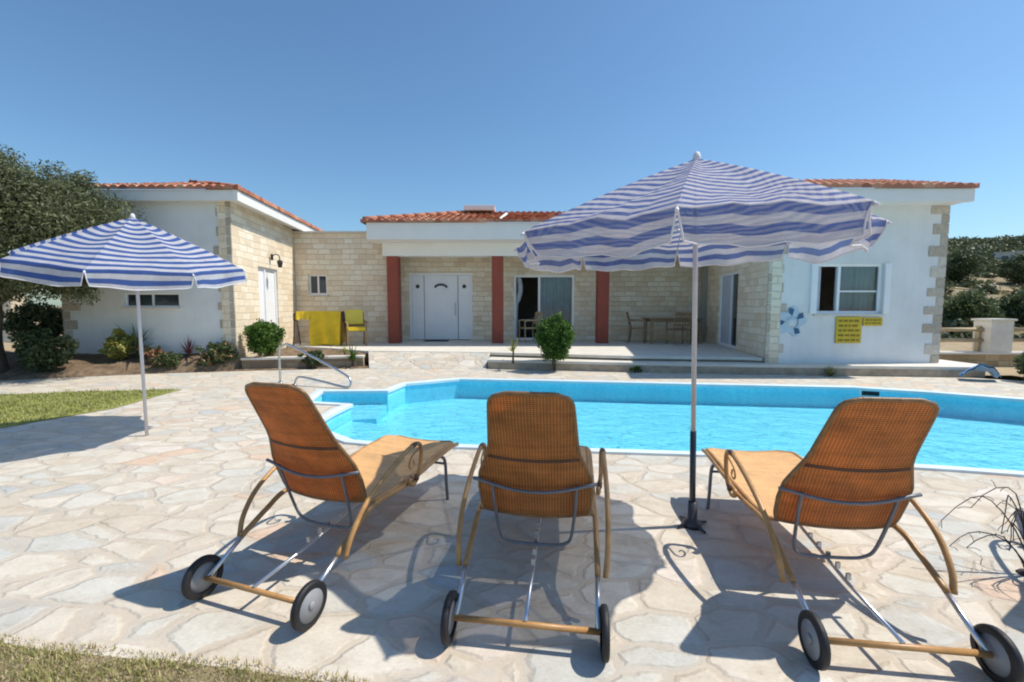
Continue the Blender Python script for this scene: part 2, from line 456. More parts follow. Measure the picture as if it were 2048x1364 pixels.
def mat_tiles():
    m, t, b = nt("clay_roof_tiles")
    c = coords(t, kind='UV')
    v = t.nodes.new('ShaderNodeTexBrick')
    v.offset = 0
    v.inputs['Scale'].default_value = 1
    v.inputs['Brick Width'].default_value = 0.2
    v.inputs['Row Height'].default_value = 0.35
    v.inputs['Mortar Size'].default_value = 0.0
    v.inputs['Color1'].default_value = (0, 0, 0, 1); v.inputs['Color2'].default_value = (1, 1, 1, 1)
    t.links.new(c.outputs[0], v.inputs['Vector'])
    n = noise(t, c, 5, 6, 0.7)
    av = t.nodes.new('ShaderNodeMixRGB'); av.inputs[0].default_value = 0.5
    t.links.new(v.outputs['Color'], av.inputs[1]); t.links.new(n.outputs['Fac'], av.inputs[2])
    r = ramp(t, [(0.2, (0.30, 0.10, 0.06)), (0.5, (0.50, 0.21, 0.12)), (0.8, (0.64, 0.37, 0.25))])
    t.links.new(av.outputs[0], r.inputs[0]); t.links.new(r.outputs[0], b.inputs['Base Color'])
    b.inputs['Roughness'].default_value = 0.85
    return m
M['tile'] = mat_tiles()

# ------------------------------------------------------------------ mesh helpers
class MB:
    def __init__(s):
        s.v = []; s.f = []; s.uv = {}; s.sm = []
    def add(s, vs, fs, smooth=False, uvs=None):
        o = len(s.v)
        s.v += [tuple(p) for p in vs]
        for i, f in enumerate(fs):
            if uvs is not None:
                s.uv[len(s.f)] = [uvs[k] for k in f]
            s.f.append(tuple(o + k for k in f)); s.sm.append(smooth)
        return s
    def box(s, c, size, rz=0, rx=0, ry=0):
        m = Matrix.Translation(Vector(c)) @ Matrix.Rotation(rz, 4, 'Z') @ Matrix.Rotation(ry, 4, 'Y') @ Matrix.Rotation(rx, 4, 'X')
        hx, hy, hz = [x / 2 for x in size]
        vs = [m @ Vector((x * hx, y * hy, z * hz)) for x in (-1, 1) for y in (-1, 1) for z in (-1, 1)]
        return s.add(vs, [(0, 1, 3, 2), (4, 6, 7, 5), (0, 4, 5, 1), (2, 3, 7, 6), (0, 2, 6, 4), (1, 5, 7, 3)])
    def bbox(s, x0, x1, y0, y1, z0, z1):
        return s.box(((x0 + x1) / 2, (y0 + y1) / 2, (z0 + z1) / 2), (abs(x1 - x0), abs(y1 - y0), abs(z1 - z0)))
    def prism(s, poly, z0, z1, bottom=True):
        n = len(poly)
        vs = [(x, y, z1) for x, y in poly] + [(x, y, z0) for x, y in poly]
        tris = tessellate_polygon([[Vector((x, y, 0)) for x, y in poly]])
        a = sum(poly[i][0] * poly[(i + 1) % n][1] - poly[(i + 1) % n][0] * poly[i][1] for i in range(n))
        fs = [tuple(t) for t in tris]
        if bottom: fs += [tuple(n + k for k in reversed(t)) for t in tris]
        for i in range(n):
            j = (i + 1) % n
            fs.append((i, j, n + j, n + i) if a < 0 else (j, i, n + i, n + j))
        return s.add(vs, fs)
    def tube(s, pts, r, seg=10, closed=False, caps=True, smooth=True):
        pts = [Vector(p) for p in pts]
        n = len(pts)
        rs = r if isinstance(r, (list, tuple)) else [r] * n
        T = []
        for i in range(n):
            a = pts[(i - 1) % n] if (closed or i > 0) else pts[i]
            c = pts[(i + 1) % n] if (closed or i < n - 1) else pts[i]
            T.append((c - a).normalized())
        up = Vector((0, 0, 1)) if abs(T[0].z) < 0.9 else Vector((1, 0, 0))
        N = (up - T[0] * up.dot(T[0])).normalized()
        vs = []
        for i in range(n):
            N = (N - T[i] * N.dot(T[i])).normalized()
            B = T[i].cross(N)
            for k in range(seg):
                a = 2 * math.pi * k / seg
                vs.append(pts[i] + (N * math.cos(a) + B * math.sin(a)) * rs[i])
        fs = []
        for i in range(n if closed else n - 1):
            j = (i + 1) % n
            for k in range(seg):
                l = (k + 1) % seg
                fs.append((i * seg + k, i * seg + l, j * seg + l, j * seg + k))
        if caps and not closed:
            fs.append(tuple(reversed(range(seg)))); fs.append(tuple((n - 1) * seg + k for k in range(seg)))
        return s.add(vs, fs, smooth)
    def cyl(s, a, b, r, seg=16, r2=None):
        return s.tube([a, b], [r, r if r2 is None else r2], seg)
    def build(s, name, mat, parent=None, bevel=0):
        me = bpy.data.meshes.new(name)
        me.from_pydata(s.v, [], s.f)
        if s.uv:
            ul = me.uv_layers.new(name="UVMap")
            li = 0
            for p in me.polygons:
                u = s.uv.get(p.index)
                for q, l in enumerate(p.loop_indices):
                    ul.data[l].uv = u[q] if u else (0, 0)
        me.polygons.foreach_set('use_smooth', s.sm)
        me.materials.append(mat)
        me.update()
        o = bpy.data.objects.new(name, me)
        COL.objects.link(o)
        if parent is not None: o.parent = parent
        if bevel:
            bm = bmesh.new(); bm.from_mesh(me)
            bmesh.ops.remove_doubles(bm, verts=bm.verts, dist=1e-5)
            bmesh.ops.bevel(bm, geom=[e for e in bm.edges if e.is_manifold and e.calc_face_angle(0) > 0.6], offset=bevel, segments=2, affect='EDGES')
            bm.to_mesh(me); bm.free()
        return o

def smooth_path(pts, k=6):
    """Catmull-Rom through points"""
    P = [Vector(p) for p in pts]
    P = [P[0] * 2 - P[1]] + P + [P[-1] * 2 - P[-2]]
    out = []
    for i in range(1, len(P) - 2):
        for j in range(k):
            t = j / k
            a, b, c, d = P[i - 1], P[i], P[i + 1], P[i + 2]
            out.append(0.5 * ((2 * b) + (c - a) * t + (2 * a - 5 * b + 4 * c - d) * t * t + (3 * b - a - 3 * c + d) * t ** 3))
    out.append(P[-2])
    return out

def tag(o, label=None, cat=None, group=None, kind=None):
    if label: o['label'] = label
    if cat: o['category'] = cat
    if group: o['group'] = group
    if kind: o['kind'] = kind
    return o

def thing(name, label, cat, loc=(0, 0, 0), rz=0, group=None):
    o = bpy.data.objects.new(name, None)
    o.empty_display_size = 0.2
    COL.objects.link(o)
    o.location = loc; o.rotation_euler = (0, 0, rz)
    return tag(o, label, cat, group)

def copy_tree(o, parent=None):
    c = o.copy(); COL.objects.link(c)
    if parent is not None:
        c.parent = parent
        c.matrix_parent_inverse = o.matrix_parent_inverse
    for ch in list(o.children):
        copy_tree(ch, c)
    return c

def sheet(name, outer, holes, z, mat, kind='structure', uvscale=None):
    polys = [[Vector((x, y, 0)) for x, y in outer]] + [[Vector((x, y, 0)) for x, y in h] for h in holes]
    tris = tessellate_polygon(polys)
    pts = [(x, y, z) for x, y in outer] + [(x, y, z) for h in holes for x, y in h]
    mb = MB()
    fs = []
    for t in tris:
        a, b, c = [Vector(pts[k]) for k in t]
        fs.append(tuple(t) if (b - a).cross(c - a).z > 0 else tuple(reversed(t)))
    mb.add(pts, fs)
    o = mb.build(name, mat)
    if kind: o['kind'] = kind
    return o

def leaf_cloud(centers, radii, per, size, aspect=0.4, droop=0.0, squash=1.0, seed=1, outward=0.5):
    g = np.random.default_rng(seed)
    centers = np.asarray(centers, float); n = len(centers)
    radii = np.asarray(radii, float)
    idx = np.repeat(np.arange(n), per)
    N = len(idx)
    d = g.normal(size=(N, 3)); d /= np.linalg.norm(d, axis=1)[:, None]
    rr = g.random(N) ** 0.45
    off = d * (rr * radii[idx])[:, None]; off[:, 2] *= squash
    P = centers[idx] + off
    a = g.normal(size=(N, 3)) + d * outward; a[:, 2] -= droop
    a /= np.linalg.norm(a, axis=1)[:, None]
    b = np.cross(a, g.normal(size=(N, 3))); b /= np.linalg.norm(b, axis=1)[:, None]
    s = size * (0.6 + 0.8 * g.random(N))[:, None]
    L = a * s; W = b * s * aspect
    V = np.stack([P - L * 0.5, P + W * 0.5, P + L * 0.5, P - W * 0.5], axis=1).reshape(-1, 3)
    F = np.arange(N * 4).reshape(-1, 4)
    return V, F

def np_mesh(name, V, F, mat, parent=None):
    me = bpy.data.meshes.new(name)
    me.vertices.add(len(V)); me.vertices.foreach_set('co', np.ascontiguousarray(V, dtype=np.float32).ravel())
    k = F.shape[1]
    me.loops.add(F.size); me.loops.foreach_set('vertex_index', F.astype(np.int32).ravel())
    me.polygons.add(len(F)); me.polygons.foreach_set('loop_start', np.arange(0, F.size, k, dtype=np.int32))
    me.polygons.foreach_set('loop_total', np.full(len(F), k, dtype=np.int32))
    me.update(calc_edges=True)
    me.materials.append(mat)
    o = bpy.data.objects.new(name, me); COL.objects.link(o)
    if parent is not None: o.parent = parent
    return o

def crown_pts(c, rad, n, g, shell=0.55, lumps=0.25):
    """clump centres in an uneven ellipsoid"""
    d = g.normal(size=(n, 3)); d /= np.linalg.norm(d, axis=1)[:, None]
    ph = g.random(4) * 6.28
    mod = 1 + lumps * (np.sin(3 * np.arctan2(d[:, 1], d[:, 0]) + ph[0]) * 0.5 + np.sin(5 * d[:, 2] + ph[1]) * 0.5)
    r = (shell + (1 - shell) * g.random(n)) * mod
    return np.asarray(c) + d * r[:, None] * np.asarray(rad)

# ------------------------------------------------------------------ ground, deck, pool
POOL = [(-0.78, 4.39), (-1.2, 4.40), (-1.65, 4.52), (-2.05, 4.86), (-2.34, 5.27), (-2.33, 5.75), (-2.28, 6.22), (-2.96, 6.38), (-3.11, 7.20), (-2.05, 7.24), (-1.92, 7.90),
        (-1.0, 8.42), (1.43, 8.12), (3.32, 7.86), (5.82, 7.55), (6.7, 7.15), (7.65, 6.56), (8.6, 5.9), (8.9, 4.6), (8.0, 3.3),
        (6.5, 3.15), (4.32, 3.62), (3.81, 3.75), (1.97, 4.12)]

def offset(poly, d):
    n = len(poly); out = []
    a = sum(poly[i][0] * poly[(i + 1) % n][1] - poly[(i + 1) % n][0] * poly[i][1] for i in range(n))
    s = -1 if a > 0 else 1
    for i in range(n):
        p0, p1, p2 = Vector(poly[i - 1]), Vector(poly[i]), Vector(poly[(i + 1) % n])
        e1 = (p1 - p0).normalized(); e2 = (p2 - p1).normalized()
        n1 = Vector((-e1.y, e1.x)) * s; n2 = Vector((-e2.y, e2.x)) * s
        m = (n1 + n2).normalized()
        q = p1 + m * d / max(0.55, m.dot(n1))
        out.append((q.x, q.y))
    return out

coping_out = offset(POOL, 0.10)
ground_hole = [(-8, 2), (10.2, 2), (10.2, 9), (-8, 9)]
sheet('ground', [(-1500, -400), (1500, -400), (1500, 2500), (-1500, 2500)], [ground_hole], -0.012, M['earth'])
deck_outer = [(-25, -3), (16, -3), (16, 6.4), (10.8, 7.4), (9.6, 8.25), (8.9, 8.65), (5.0, 9.35), (2.4, 9.7), (-0.4, 10.2), (-3.4, 10.3), (-4.2, 9.85), (-6.0, 9.50), (-7.47, 9.13),
              (-9.58, 8.30), (-14, 6.6), (-25, 3)]
sheet('paving', deck_outer, [coping_out], 0.0, M['paving'])

# coping ring
mb = MB()
n = len(POOL)
inn = offset(POOL, -0.02)
rings = [([*coping_out], 0.0), ([*coping_out], 0.022), ([*offset(POOL, 0.02)], 0.028), ([*inn], 0.012), ([*inn], -0.03), ([*POOL], -0.032)]
vs = []
for ring, z in rings: vs += [(x, y, z) for x, y in ring]
fs = []
for k in range(len(rings) - 1):
    for i in range(n):
        j = (i + 1) % n
        fs.append((k * n + i, (k + 1) * n + i, (k + 1) * n + j, k * n + j))
mb.add(vs, fs)
tag(mb.build('pool_coping', M['coping']), kind='structure')
# basin
mb = MB()
tris = tessellate_polygon([[Vector((x, y, 0)) for x, y in POOL]])
FL = -0.36
vs = [(x, y, -0.031) for x, y in POOL] + [(x, y, FL) for x, y in POOL]
fs = [tuple(n + k for k in t) for t in tris] + [(i, (i + 1) % n, n + (i + 1) % n, n + i) for i in range(n)]
mb.add(vs, fs)
tag(mb.build('pool_basin', M['pooltile']), kind='structure')
# submerged steps: alcove shelf and curved corner steps
mb = MB()
mb.prism([(-3.10, 7.19), (-2.95, 6.40), (-2.29, 6.24), (-1.95, 6.3), (-2.06, 7.23)], FL, -0.22)
for k, (rr, zz) in enumerate(((1.15, -0.21), (1.6, -0.33))):
    cx, cy = -2.32, 5.2
    pts = [(-2.32, 5.30), (-2.31, 5.75), (-2.27, 6.21)]
    arc = [(-2.3 + rr * math.sin(a) * 0.85, 4.95 + rr * math.cos(a)) for a in [R(5 + q * 16) for q in range(8)]]
    arc = [p for p in arc if p[1] > 4.46]
    mb.prism(pts + arc[0:] + [(-1.2, 4.43), (-1.64, 4.55), (-2.03, 4.88)], FL, zz)
tag(mb.build('pool_steps', M['pooltile']), kind='structure')
wsheet = sheet('water', offset(POOL, -0.004), [], -0.095, M['water'])

# lawns
LAWN = [(-5.55, 7.40), (-6.93, 7.20), (-8.08, 6.92), (-11, 6.05), (-16, 4.2), (-14, 2.7), (-9.0, 4.05), (-5.86, 5.02), (-5.45, 6.0)]
sheet('lawn', LAWN, [], 0.008, M['lawn'])
FRONT = [(-4.6, 2.075), (-3.2, 1.905), (-2.19, 1.755), (-1.85, 1.695), (-1.47, 1.655), (-1.1, 1.615), (-0.62, 1.535), (-0.3, 1.455), (0.3, 1.1), (0.3, 0.2), (-4.6, 0.2)]
sheet('dry_lawn', FRONT, [], 0.008, M['drylawn'])

def inside(poly, x, y):
    c = False; j = len(poly) - 1
    for i in range(len(poly)):
        if (poly[i][1] > y) != (poly[j][1] > y) and x < (poly[j][0] - poly[i][0]) * (y - poly[i][1]) / (poly[j][1] - poly[i][1]) + poly[i][0]: c = not c
        j = i
    return c

def blades(poly, n, h, w, seed, patchy=0.0, z=0.008):
    g = random.Random(seed)
    xs = [p[0] for p in poly]; ys = [p[1] for p in poly]
    V = []; F = []
    while len(F) < n:
        x = g.uniform(min(xs), max(xs)); y = g.uniform(min(ys), max(ys))
        if not inside(poly, x, y): continue
        if patchy and (math.sin(x * 7 + 2 * math.sin(y * 9)) + math.sin(y * 13 + x * 3)) * 0.5 < g.uniform(-1, 1) * 0.8 + patchy: continue
        a = g.uniform(0, 6.28); hh = h * g.uniform(0.3, 1.25) * (0.75 + 0.55 * math.sin(x * 11 + 2 * math.sin(y * 17)) * math.sin(y * 19 + x * 5)); l = hh * g.uniform(0.1, 0.9); b = a + g.uniform(1, 2)
        o = len(V)
        V += [(x - math.cos(b) * w, y - math.sin(b) * w, z), (x + math.cos(b) * w, y + math.sin(b) * w, z), (x + math.cos(a) * l, y + math.sin(a) * l, z + hh)]
        F.append((o, o + 1, o + 2))
    return np.array(V), np.array(F)

NEARLAWN = [(-5.62, 7.36), (-6.93, 7.17), (-8.08, 6.88), (-9.5, 6.4), (-9.5, 3.92), (-9.0, 4.08), (-5.9, 5.05), (-5.5, 6.0)]
V, F = blades(NEARLAWN, 26000, 0.045, 0.006, 1)
tag(np_mesh('grass', V, F, M['blade']), 'short green grass of the wedge lawn left of the pool', 'grass', kind='stuff')
FN = [(-3.0, 1.885), (-2.19, 1.755), (-1.85, 1.695), (-1.47, 1.655), (-1.1, 1.615), (-0.62, 1.535), (-0.3, 1.435), (-0.3, 1.2), (-3.0, 1.2)]
V, F = blades(FN, 15000, 0.03, 0.0025, 2, 0.0)
tag(np_mesh('grass', V, F, M['blade']), 'patchy green grass along the near edge of the paving', 'grass', kind='stuff')
FN2 = [(-3.0, 1.945), (-2.19, 1.795), (-1.85, 1.735), (-1.47, 1.695), (-1.1, 1.655), (-0.62, 1.575), (-0.3, 1.475), (-0.3, 1.2), (-3.0, 1.2)]
V, F = blades(FN2, 16000, 0.022, 0.003, 3, 0.0)
tag(np_mesh('dry_grass', V, F, M['dryblade']), 'straw coloured dry grass and litter at the near edge of the paving', 'dry grass', kind='stuff')

# terrace, ramp, beds
TE = [(-6.3, 13.5), (-6.25, 12.35), (-5.75, 12.1), (-4.6, 11.55), (-3.55, 10.88), (-0.53, 10.52), (2.5, 9.78), (4.9, 9.50), (5.26, 9.32), (6.2, 14.3), (-3.7, 14.3), (-3.7, 13.5)]
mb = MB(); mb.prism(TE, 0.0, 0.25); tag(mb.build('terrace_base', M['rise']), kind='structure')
TT = [(-6.32, 13.5), (-6.27, 12.30), (-5.77, 12.04), (-4.62, 11.49), (-3.58, 10.80), (-0.52, 10.46), (2.56, 9.70), (4.93, 9.44), (5.26, 9.30), (6.2, 14.3), (-3.7, 14.3), (-3.7, 13.5)]
mb = MB(); mb.prism(TT, 0.251, 0.31); tag(mb.build('terrace', M['slab']), kind='structure')
ST = [(-0.5, 10.44), (-0.54, 9.86), (2.45, 9.36), (4.9, 9.02), (9.25, 8.62), (9.6, 9.0), (9.6, 9.9), (5.4, 9.9), (5.27, 9.31), (4.93, 9.42), (2.55, 9.68)]
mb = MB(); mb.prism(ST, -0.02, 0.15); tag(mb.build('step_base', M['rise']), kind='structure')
ST2 = offset(ST, 0.015)
mb = MB(); mb.prism(ST, 0.151, 0.205); tag(mb.build('step', M['slab']), kind='structure')
mb = MB()
mb.add([(-3.2, 9.9, 0.004), (-0.58, 9.8, 0.004), (-0.52, 10.455, 0.3), (-3.5, 10.80, 0.3), (-3.2, 9.9, -0.02), (-0.58, 9.8, -0.02), (-0.52, 10.455, -0.02), (-3.5, 10.8, -0.02)],
       [(0, 1, 2, 3), (0, 3, 7, 4), (1, 5, 6, 2), (0, 4, 5, 1)])
tag(mb.build('ramp', M['paving']), kind='structure')

# left bed: soil rising from the path to the wall foot
def soil_patch(name, front, back, z0, z1, mat, nu=40, nv=10, amp=0.03):
    mb = MB(); vs = []
    for j in range(nv + 1):
        t = j / nv
        for i in range(nu + 1):
            s = i / nu
            def at(pl):
                k = s * (len(pl) - 1); q = min(int(k), len(pl) - 2); f = k - q
                return Vector(pl[q]).lerp(Vector(pl[q + 1]), f)
            p = at(front).lerp(at(back), t)
            ee = min(1, t * 5)
            z = z0 + (z1 - z0) * (t ** 0.7) + amp * ee * (math.sin(p.x * 7) * math.sin(p.y * 8) + random.uniform(-0.6, 0.6))
            vs.append((p.x, p.y, z))
    fs = [(j * (nu + 1) + i, j * (nu + 1) + i + 1, (j + 1) * (nu + 1) + i + 1, (j + 1) * (nu + 1) + i) for j in range(nv) for i in range(nu)]
    mb.add(vs, fs, True)
    return tag(mb.build(name, mat), kind='structure')
soil_patch('garden_bed', [(-14, 6.7), (-9.58, 8.31), (-7.47, 9.14), (-6.0, 9.52)], [(-14, 9.9), (-9.9, 9.85), (-8, 9.82), (-6.05, 9.82)], 0.0, 0.36, M['soil'])
soil_patch('garden_bed', [(-6.0, 9.86), (-4.2, 10.16), (-3.45, 10.4)], [(-6.25, 12.4), (-5.7, 12.1), (-3.6, 10.9)], 0.2, 0.26, M['soil'], 30, 12, 0.02)
soil_patch('garden_bed', [(-6.0, 9.50), (-4.2, 9.83), (-3.25, 9.92)], [(-6.0, 9.64), (-4.2, 9.98), (-3.3, 10.12)], 0.006, 0.03, M['soil'], 30, 4, 0.008)

def low_wall(pts, h, w, name, label, capmat=None, mat='rough_stone', z0=0.0, cat='wall'):
    t = thing(name, label, cat, (0, 0, 0))
    mb = MB(); cp = MB()
    d = 0.0
    for (a, b) in zip(pts[:-1], pts[1:]):
        a = Vector(a); b = Vector(b); e = (b - a); L = e.length; e.normalize(); nn = Vector((-e.y, e.x)) * w / 2
        q = [a - nn, b - nn, b + nn, a + nn]
        vs = [(p.x, p.y, z0) for p in q] + [(p.x, p.y, z0 + h) for p in q]
        uv = {0: (d, 0), 1: (d + L, 0), 2: (d + L, w), 3: (d, w), 4: (d, h), 5: (d + L, h), 6: (d + L, h + w), 7: (d, h + w)}
        mb.add(vs, [(0, 1, 5, 4), (1, 2, 6, 5), (2, 3, 7, 6), (3, 0, 4, 7), (4, 5, 6, 7)], uvs=uv)
        d += L
        if capmat:
            nn2 = nn * 1.25
            q = [a - nn2 - e * 0.01, b - nn2 + e * 0.01, b + nn2 + e * 0.01, a + nn2 - e * 0.01]
            vs = [(p.x, p.y, z0 + h + 0.002) for p in q] + [(p.x, p.y, z0 + h + 0.045) for p in q]
            cp.add(vs, [(3, 2, 1, 0), (0, 1, 5, 4), (1, 2, 6, 5), (2, 3, 7, 6), (3, 0, 4, 7), (4, 5, 6, 7)])
    mb.build('masonry', M[mat], t)
    if capmat: cp.build('wall_cap', M[capmat], t)
    return t
low_wall([(-5.92, 9.75), (-4.2, 10.06), (-3.42, 10.20)], 0.22, 0.2, 'planter_wall', 'low brown stone planter wall with pale cap left of the paved ramp', 'slab')
low_wall([(-14.6, 13.2), (-18.2, 15.2)], 1.55, 0.3, 'stone_wall', 'sunlit cream stone wall seen under the olive tree', 'slab', 'stone', 0.3)

# ------------------------------------------------------------------ villa
villa = thing('villa', 'white and limestone villa with red clay tile roofs and red porch columns behind the pool', 'house', (0, 0, 0))

def wall(name, a, b, z0, z1, th, openings, mat, parent, inward=1, back=True):
    """wall from a to b (front face on that line), thickness to the left*inward; openings (s0,s1,z0,z1)"""
    a = Vector(a); b = Vector(b); L = (b - a).length; e = (b - a).normalized(); nn = Vector((-e.y, e.x)) * inward
    S = sorted({0, L} | {o[0] for o in openings} | {o[1] for o in openings})
    Z = sorted({z0, z1} | {o[2] for o in openings} | {o[3] for o in openings})
    mb = MB()
    def P(s, z, d): p = a + e * s + nn * d; return (p.x, p.y, z)
    def hole(s, z): return any(o[0] < s < o[1] and o[2] < z < o[3] for o in openings)
    for i in range(len(S) - 1):
        for j in range(len(Z) - 1):
            if hole((S[i] + S[i + 1]) / 2, (Z[j] + Z[j + 1]) / 2): continue
            q = [(S[i], Z[j]), (S[i + 1], Z[j]), (S[i + 1], Z[j + 1]), (S[i], Z[j + 1])]
            mb.add([P(s, z, 0) for s, z in q], [(0, 1, 2, 3)], uvs=q)
            mb.add([P(s, z, th) for s, z in q], [(3, 2, 1, 0)], uvs=q)
    for (s0, s1, q0, q1) in openings + [(0, L, z0, z1)]:
        for (p, r) in (((s0, q0), (s1, q0)), ((s1, q0), (s1, q1)), ((s1, q1), (s0, q1)), ((s0, q1), (s0, q0))):
            mb.add([P(*p, 0), P(*r, 0), P(*r, th), P(*p, th)], [(3, 2, 1, 0)], uvs=[(p[0], p[1]), (r[0], r[1]), (r[0] + th, r[1]), (p[0] + th, p[1])])
    return mb.build(name, M[mat], parent)

def frame_on(a, b, s0, s1, z0, z1, depth, inward):
    a = Vector(a); b = Vector(b); e = (b - a).normalized(); nn = Vector((-e.y, e.x)) * inward
    rz = math.atan2(e.y, e.x)
    def bx(mb, u0, u1, w0, w1, d0, d1):
        p = a + e * (u0 + u1) / 2 + nn * (d0 + d1) / 2
        mb.box((p.x, p.y, (w0 + w1) / 2), (u1 - u0, abs(d1 - d0), w1 - w0), rz)
    return bx

# --- left wing
LA, LB = (-6.10, 9.80), (-6.52, 13.50)
LC = (-9.86, 9.80)
wall('white_wall', (LC[0] + 0.004, LC[1]), (LA[0] - 0.06, LA[1]), 0.0, 3.66, 0.25, [(1.35, 2.55, 1.38, 1.68)], 'render', villa)
wall('stone_wall', (LA[0], LA[1] - 0.006), LB, 0.0, 3.66, 0.25, [(1.25, 2.40, 0.36, 2.38)], 'stone', villa)
wall('stone_wall', (LB[0] - 0.002, LB[1] + 0.002), (-6.9, 17.2), 0.0, 3.66, 0.25, [], 'stone', villa)
wall('stone_wall', (-9.865, 17.2), (-9.865, 9.806), 0.0, 3.66, 0.25, [], 'stone', villa)
# recessed back wall between the wings, flat parapet
BWz = 3.56
wall('stone_wall', (-6.51, 13.46), (-3.62, 13.46), 0.2, BWz, 0.25, [(0.40, 0.95, 1.74, 2.34)], 'stone', villa)
wall('stone_wall', (-3.625, 13.715), (-3.625, 14.2), 0.2, BWz, 0.25, [], 'stone', villa)
mb = MB(); mb.bbox(-6.5, -3.55, 13.38, 13.80, BWz + 0.002, BWz + 0.05); mb.build('parapet_cap', M['slab'], villa)
# porch back wall
PBa, PBb = (-3.62, 14.2), (6.16, 14.2)
wall('stone_wall', PBa, PBb, 0.2, 3.24, 0.25, [(0.36, 2.36, 0.312, 2.44), (3.68, 5.6, 0.312, 2.38)], 'stone', villa)
# right wing
RA, RB, RC = (5.31, 9.27), (6.12, 14.2), (8.93, 9.27)
wall('white_wall', (RA[0] + 0.09, RA[1]), (RC[0] - 0.004, RC[1]), 0.2, 3.62, 0.25, [(0.90, 2.27, 1.24, 2.27)], 'render', villa)
wall('stone_wall', RB, (RA[0], RA[1] - 0.006), 0.2, 3.62, 0.25, [(1.55, 3.12, 0.312, 2.28)], 'stone', villa)
wall('white_wall', (RC[0] + 0.002, RC[1] + 0.006), (9.3, 14.2), 0.2, 3.62, 0.25, [], 'render', villa)
# dark interiors: plastered inner boxes with floor and ceiling
mb = MB()
mb.bbox(-9.5, -6.6, 10.3, 13.0, 0.31, 0.33); mb.bbox(-9.6, -6.7, 13.1, 13.2, 0, 3.6)
mb.bbox(-3.3, 5.9, 18.0, 18.1, 0.2, 3.3); mb.bbox(-3.5, 6.0, 14.5, 18, 0.28, 0.305); mb.bbox(-3.6, -3.5, 14.5, 18.1, 0.2, 3.3); mb.bbox(6.3, 6.4, 14.5, 18.1, 0.2, 3.3)
mb.bbox(5.9, 9.1, 13.9, 14.0, 0.2, 3.6)
mb.build('interior_wall', M['inner'], villa)
mb = MB(); mb.bbox(-9.7, -6.4, 10.0, 17, 3.66, 3.70); mb.bbox(-6.4, 6.3, 14.46, 18.1, 3.245, 3.29); mb.bbox(-6.45, -3.45, 13.75, 18.1, 3.1, 3.2)
mb.bbox(5.6, 8.9, 9.55, 14.1, 3.63, 3.66)
mb.build('ceiling', M['inner'], villa)

# quoins: alternating dressed blocks, 12 mm proud
def quoins(x, y, sx, z0, z1, name='quoin_stones'):
    mb = MB(); z = z0; k = 0; g = random.Random(int(x * 10))
    while z < z1 - 0.05:
        h = min(g.uniform(0.17, 0.23), z1 - z); w = (0.34 if k % 2 else 0.16) * g.uniform(0.85, 1.15)
        x0, x1 = (x - w, x + 0.015) if sx < 0 else (x - 0.015, x + w)
        mb.bbox(x0, x1, y - 0.016, y + 0.02, z + 0.006, z + h - 0.006)
        z += h; k += 1
    return mb.build(name, M['quoin'], villa, bevel=0.006)
quoins(LA[0], 9.80, -1, 0.3, 3.66)
quoins(LC[0], 9.80, 1, 0.3, 3.66)
quoins(RA[0], 9.27, 1, 0.21, 3.44)
quoins(RC[0], 9.27, -1, 0.21, 3.44)

# --- windows and doors
def window(name, a, b, s0, s1, z0, z1, inward, mull=(0.5,), glass='glass', dpt=0.1, parent=villa, hbars=(), sill=True, fw=0.05, panes=None):
    bx = frame_on(a, b, s0, s1, z0, z1, dpt, inward)
    f = MB()
    bx(f, s0, s1, z1 - fw, z1, dpt - .05, dpt); bx(f, s0, s1, z0, z0 + fw, dpt - .05, dpt)
    bx(f, s0, s0 + fw, z0 + fw, z1 - fw, dpt - .05, dpt); bx(f, s1 - fw, s1, z0 + fw, z1 - fw, dpt - .05, dpt)
    edges = [s0 + fw] + [s0 + (s1 - s0) * q for q in mull] + [s1 - fw]
    for q in mull:
        u = s0 + (s1 - s0) * q; bx(f, u - fw / 2, u + fw / 2, z0 + fw, z1 - fw, dpt - .055, dpt)
    for (q, i) in hbars:
        w = z0 + (z1 - z0) * q; bx(f, edges[i] + 0.025, edges[i + 1] - 0.025, w - 0.015, w + 0.015, dpt - .045, dpt)
    win = f.build(name, M['pvc'], parent)
    for i in range(len(edges) - 1):
        gm = 'glass' if panes is None else panes[i]
        if gm is None: continue
        g = MB(); bx(g, edges[i], edges[i + 1], z0 + fw, z1 - fw, dpt - .02, dpt - .012); g.build('pane', M[gm], win)
    if sill:
        s = MB(); bx(s, s0 - 0.04, s1 + 0.04, z0 - 0.045, z0 - 0.002, -0.05, 0.08); s.build('sill', M['slab'], win)
    return win

def curtain(a, b, s0, s1, z0, z1, d, inward, parent, waves=9):
    a = Vector(a); b = Vector(b); e = (b - a).normalized(); nn = Vector((-e.y, e.x)) * inward
    mb = MB(); n = waves * 8; vs = []
    for i in range(n + 1):
        t = i / n; p = a + e * (s0 + (s1 - s0) * t) + nn * (d + 0.025 * math.sin(t * waves * 6.28) + 0.01 * math.sin(t * 31))
        vs += [(p.x, p.y, z0), (p.x, p.y, z1)]
    mb.add(vs, [(2 * i, 2 * i + 2, 2 * i + 3, 2 * i + 1) for i in range(n)], True)
    return mb.build('curtain', M['curtain'], parent)

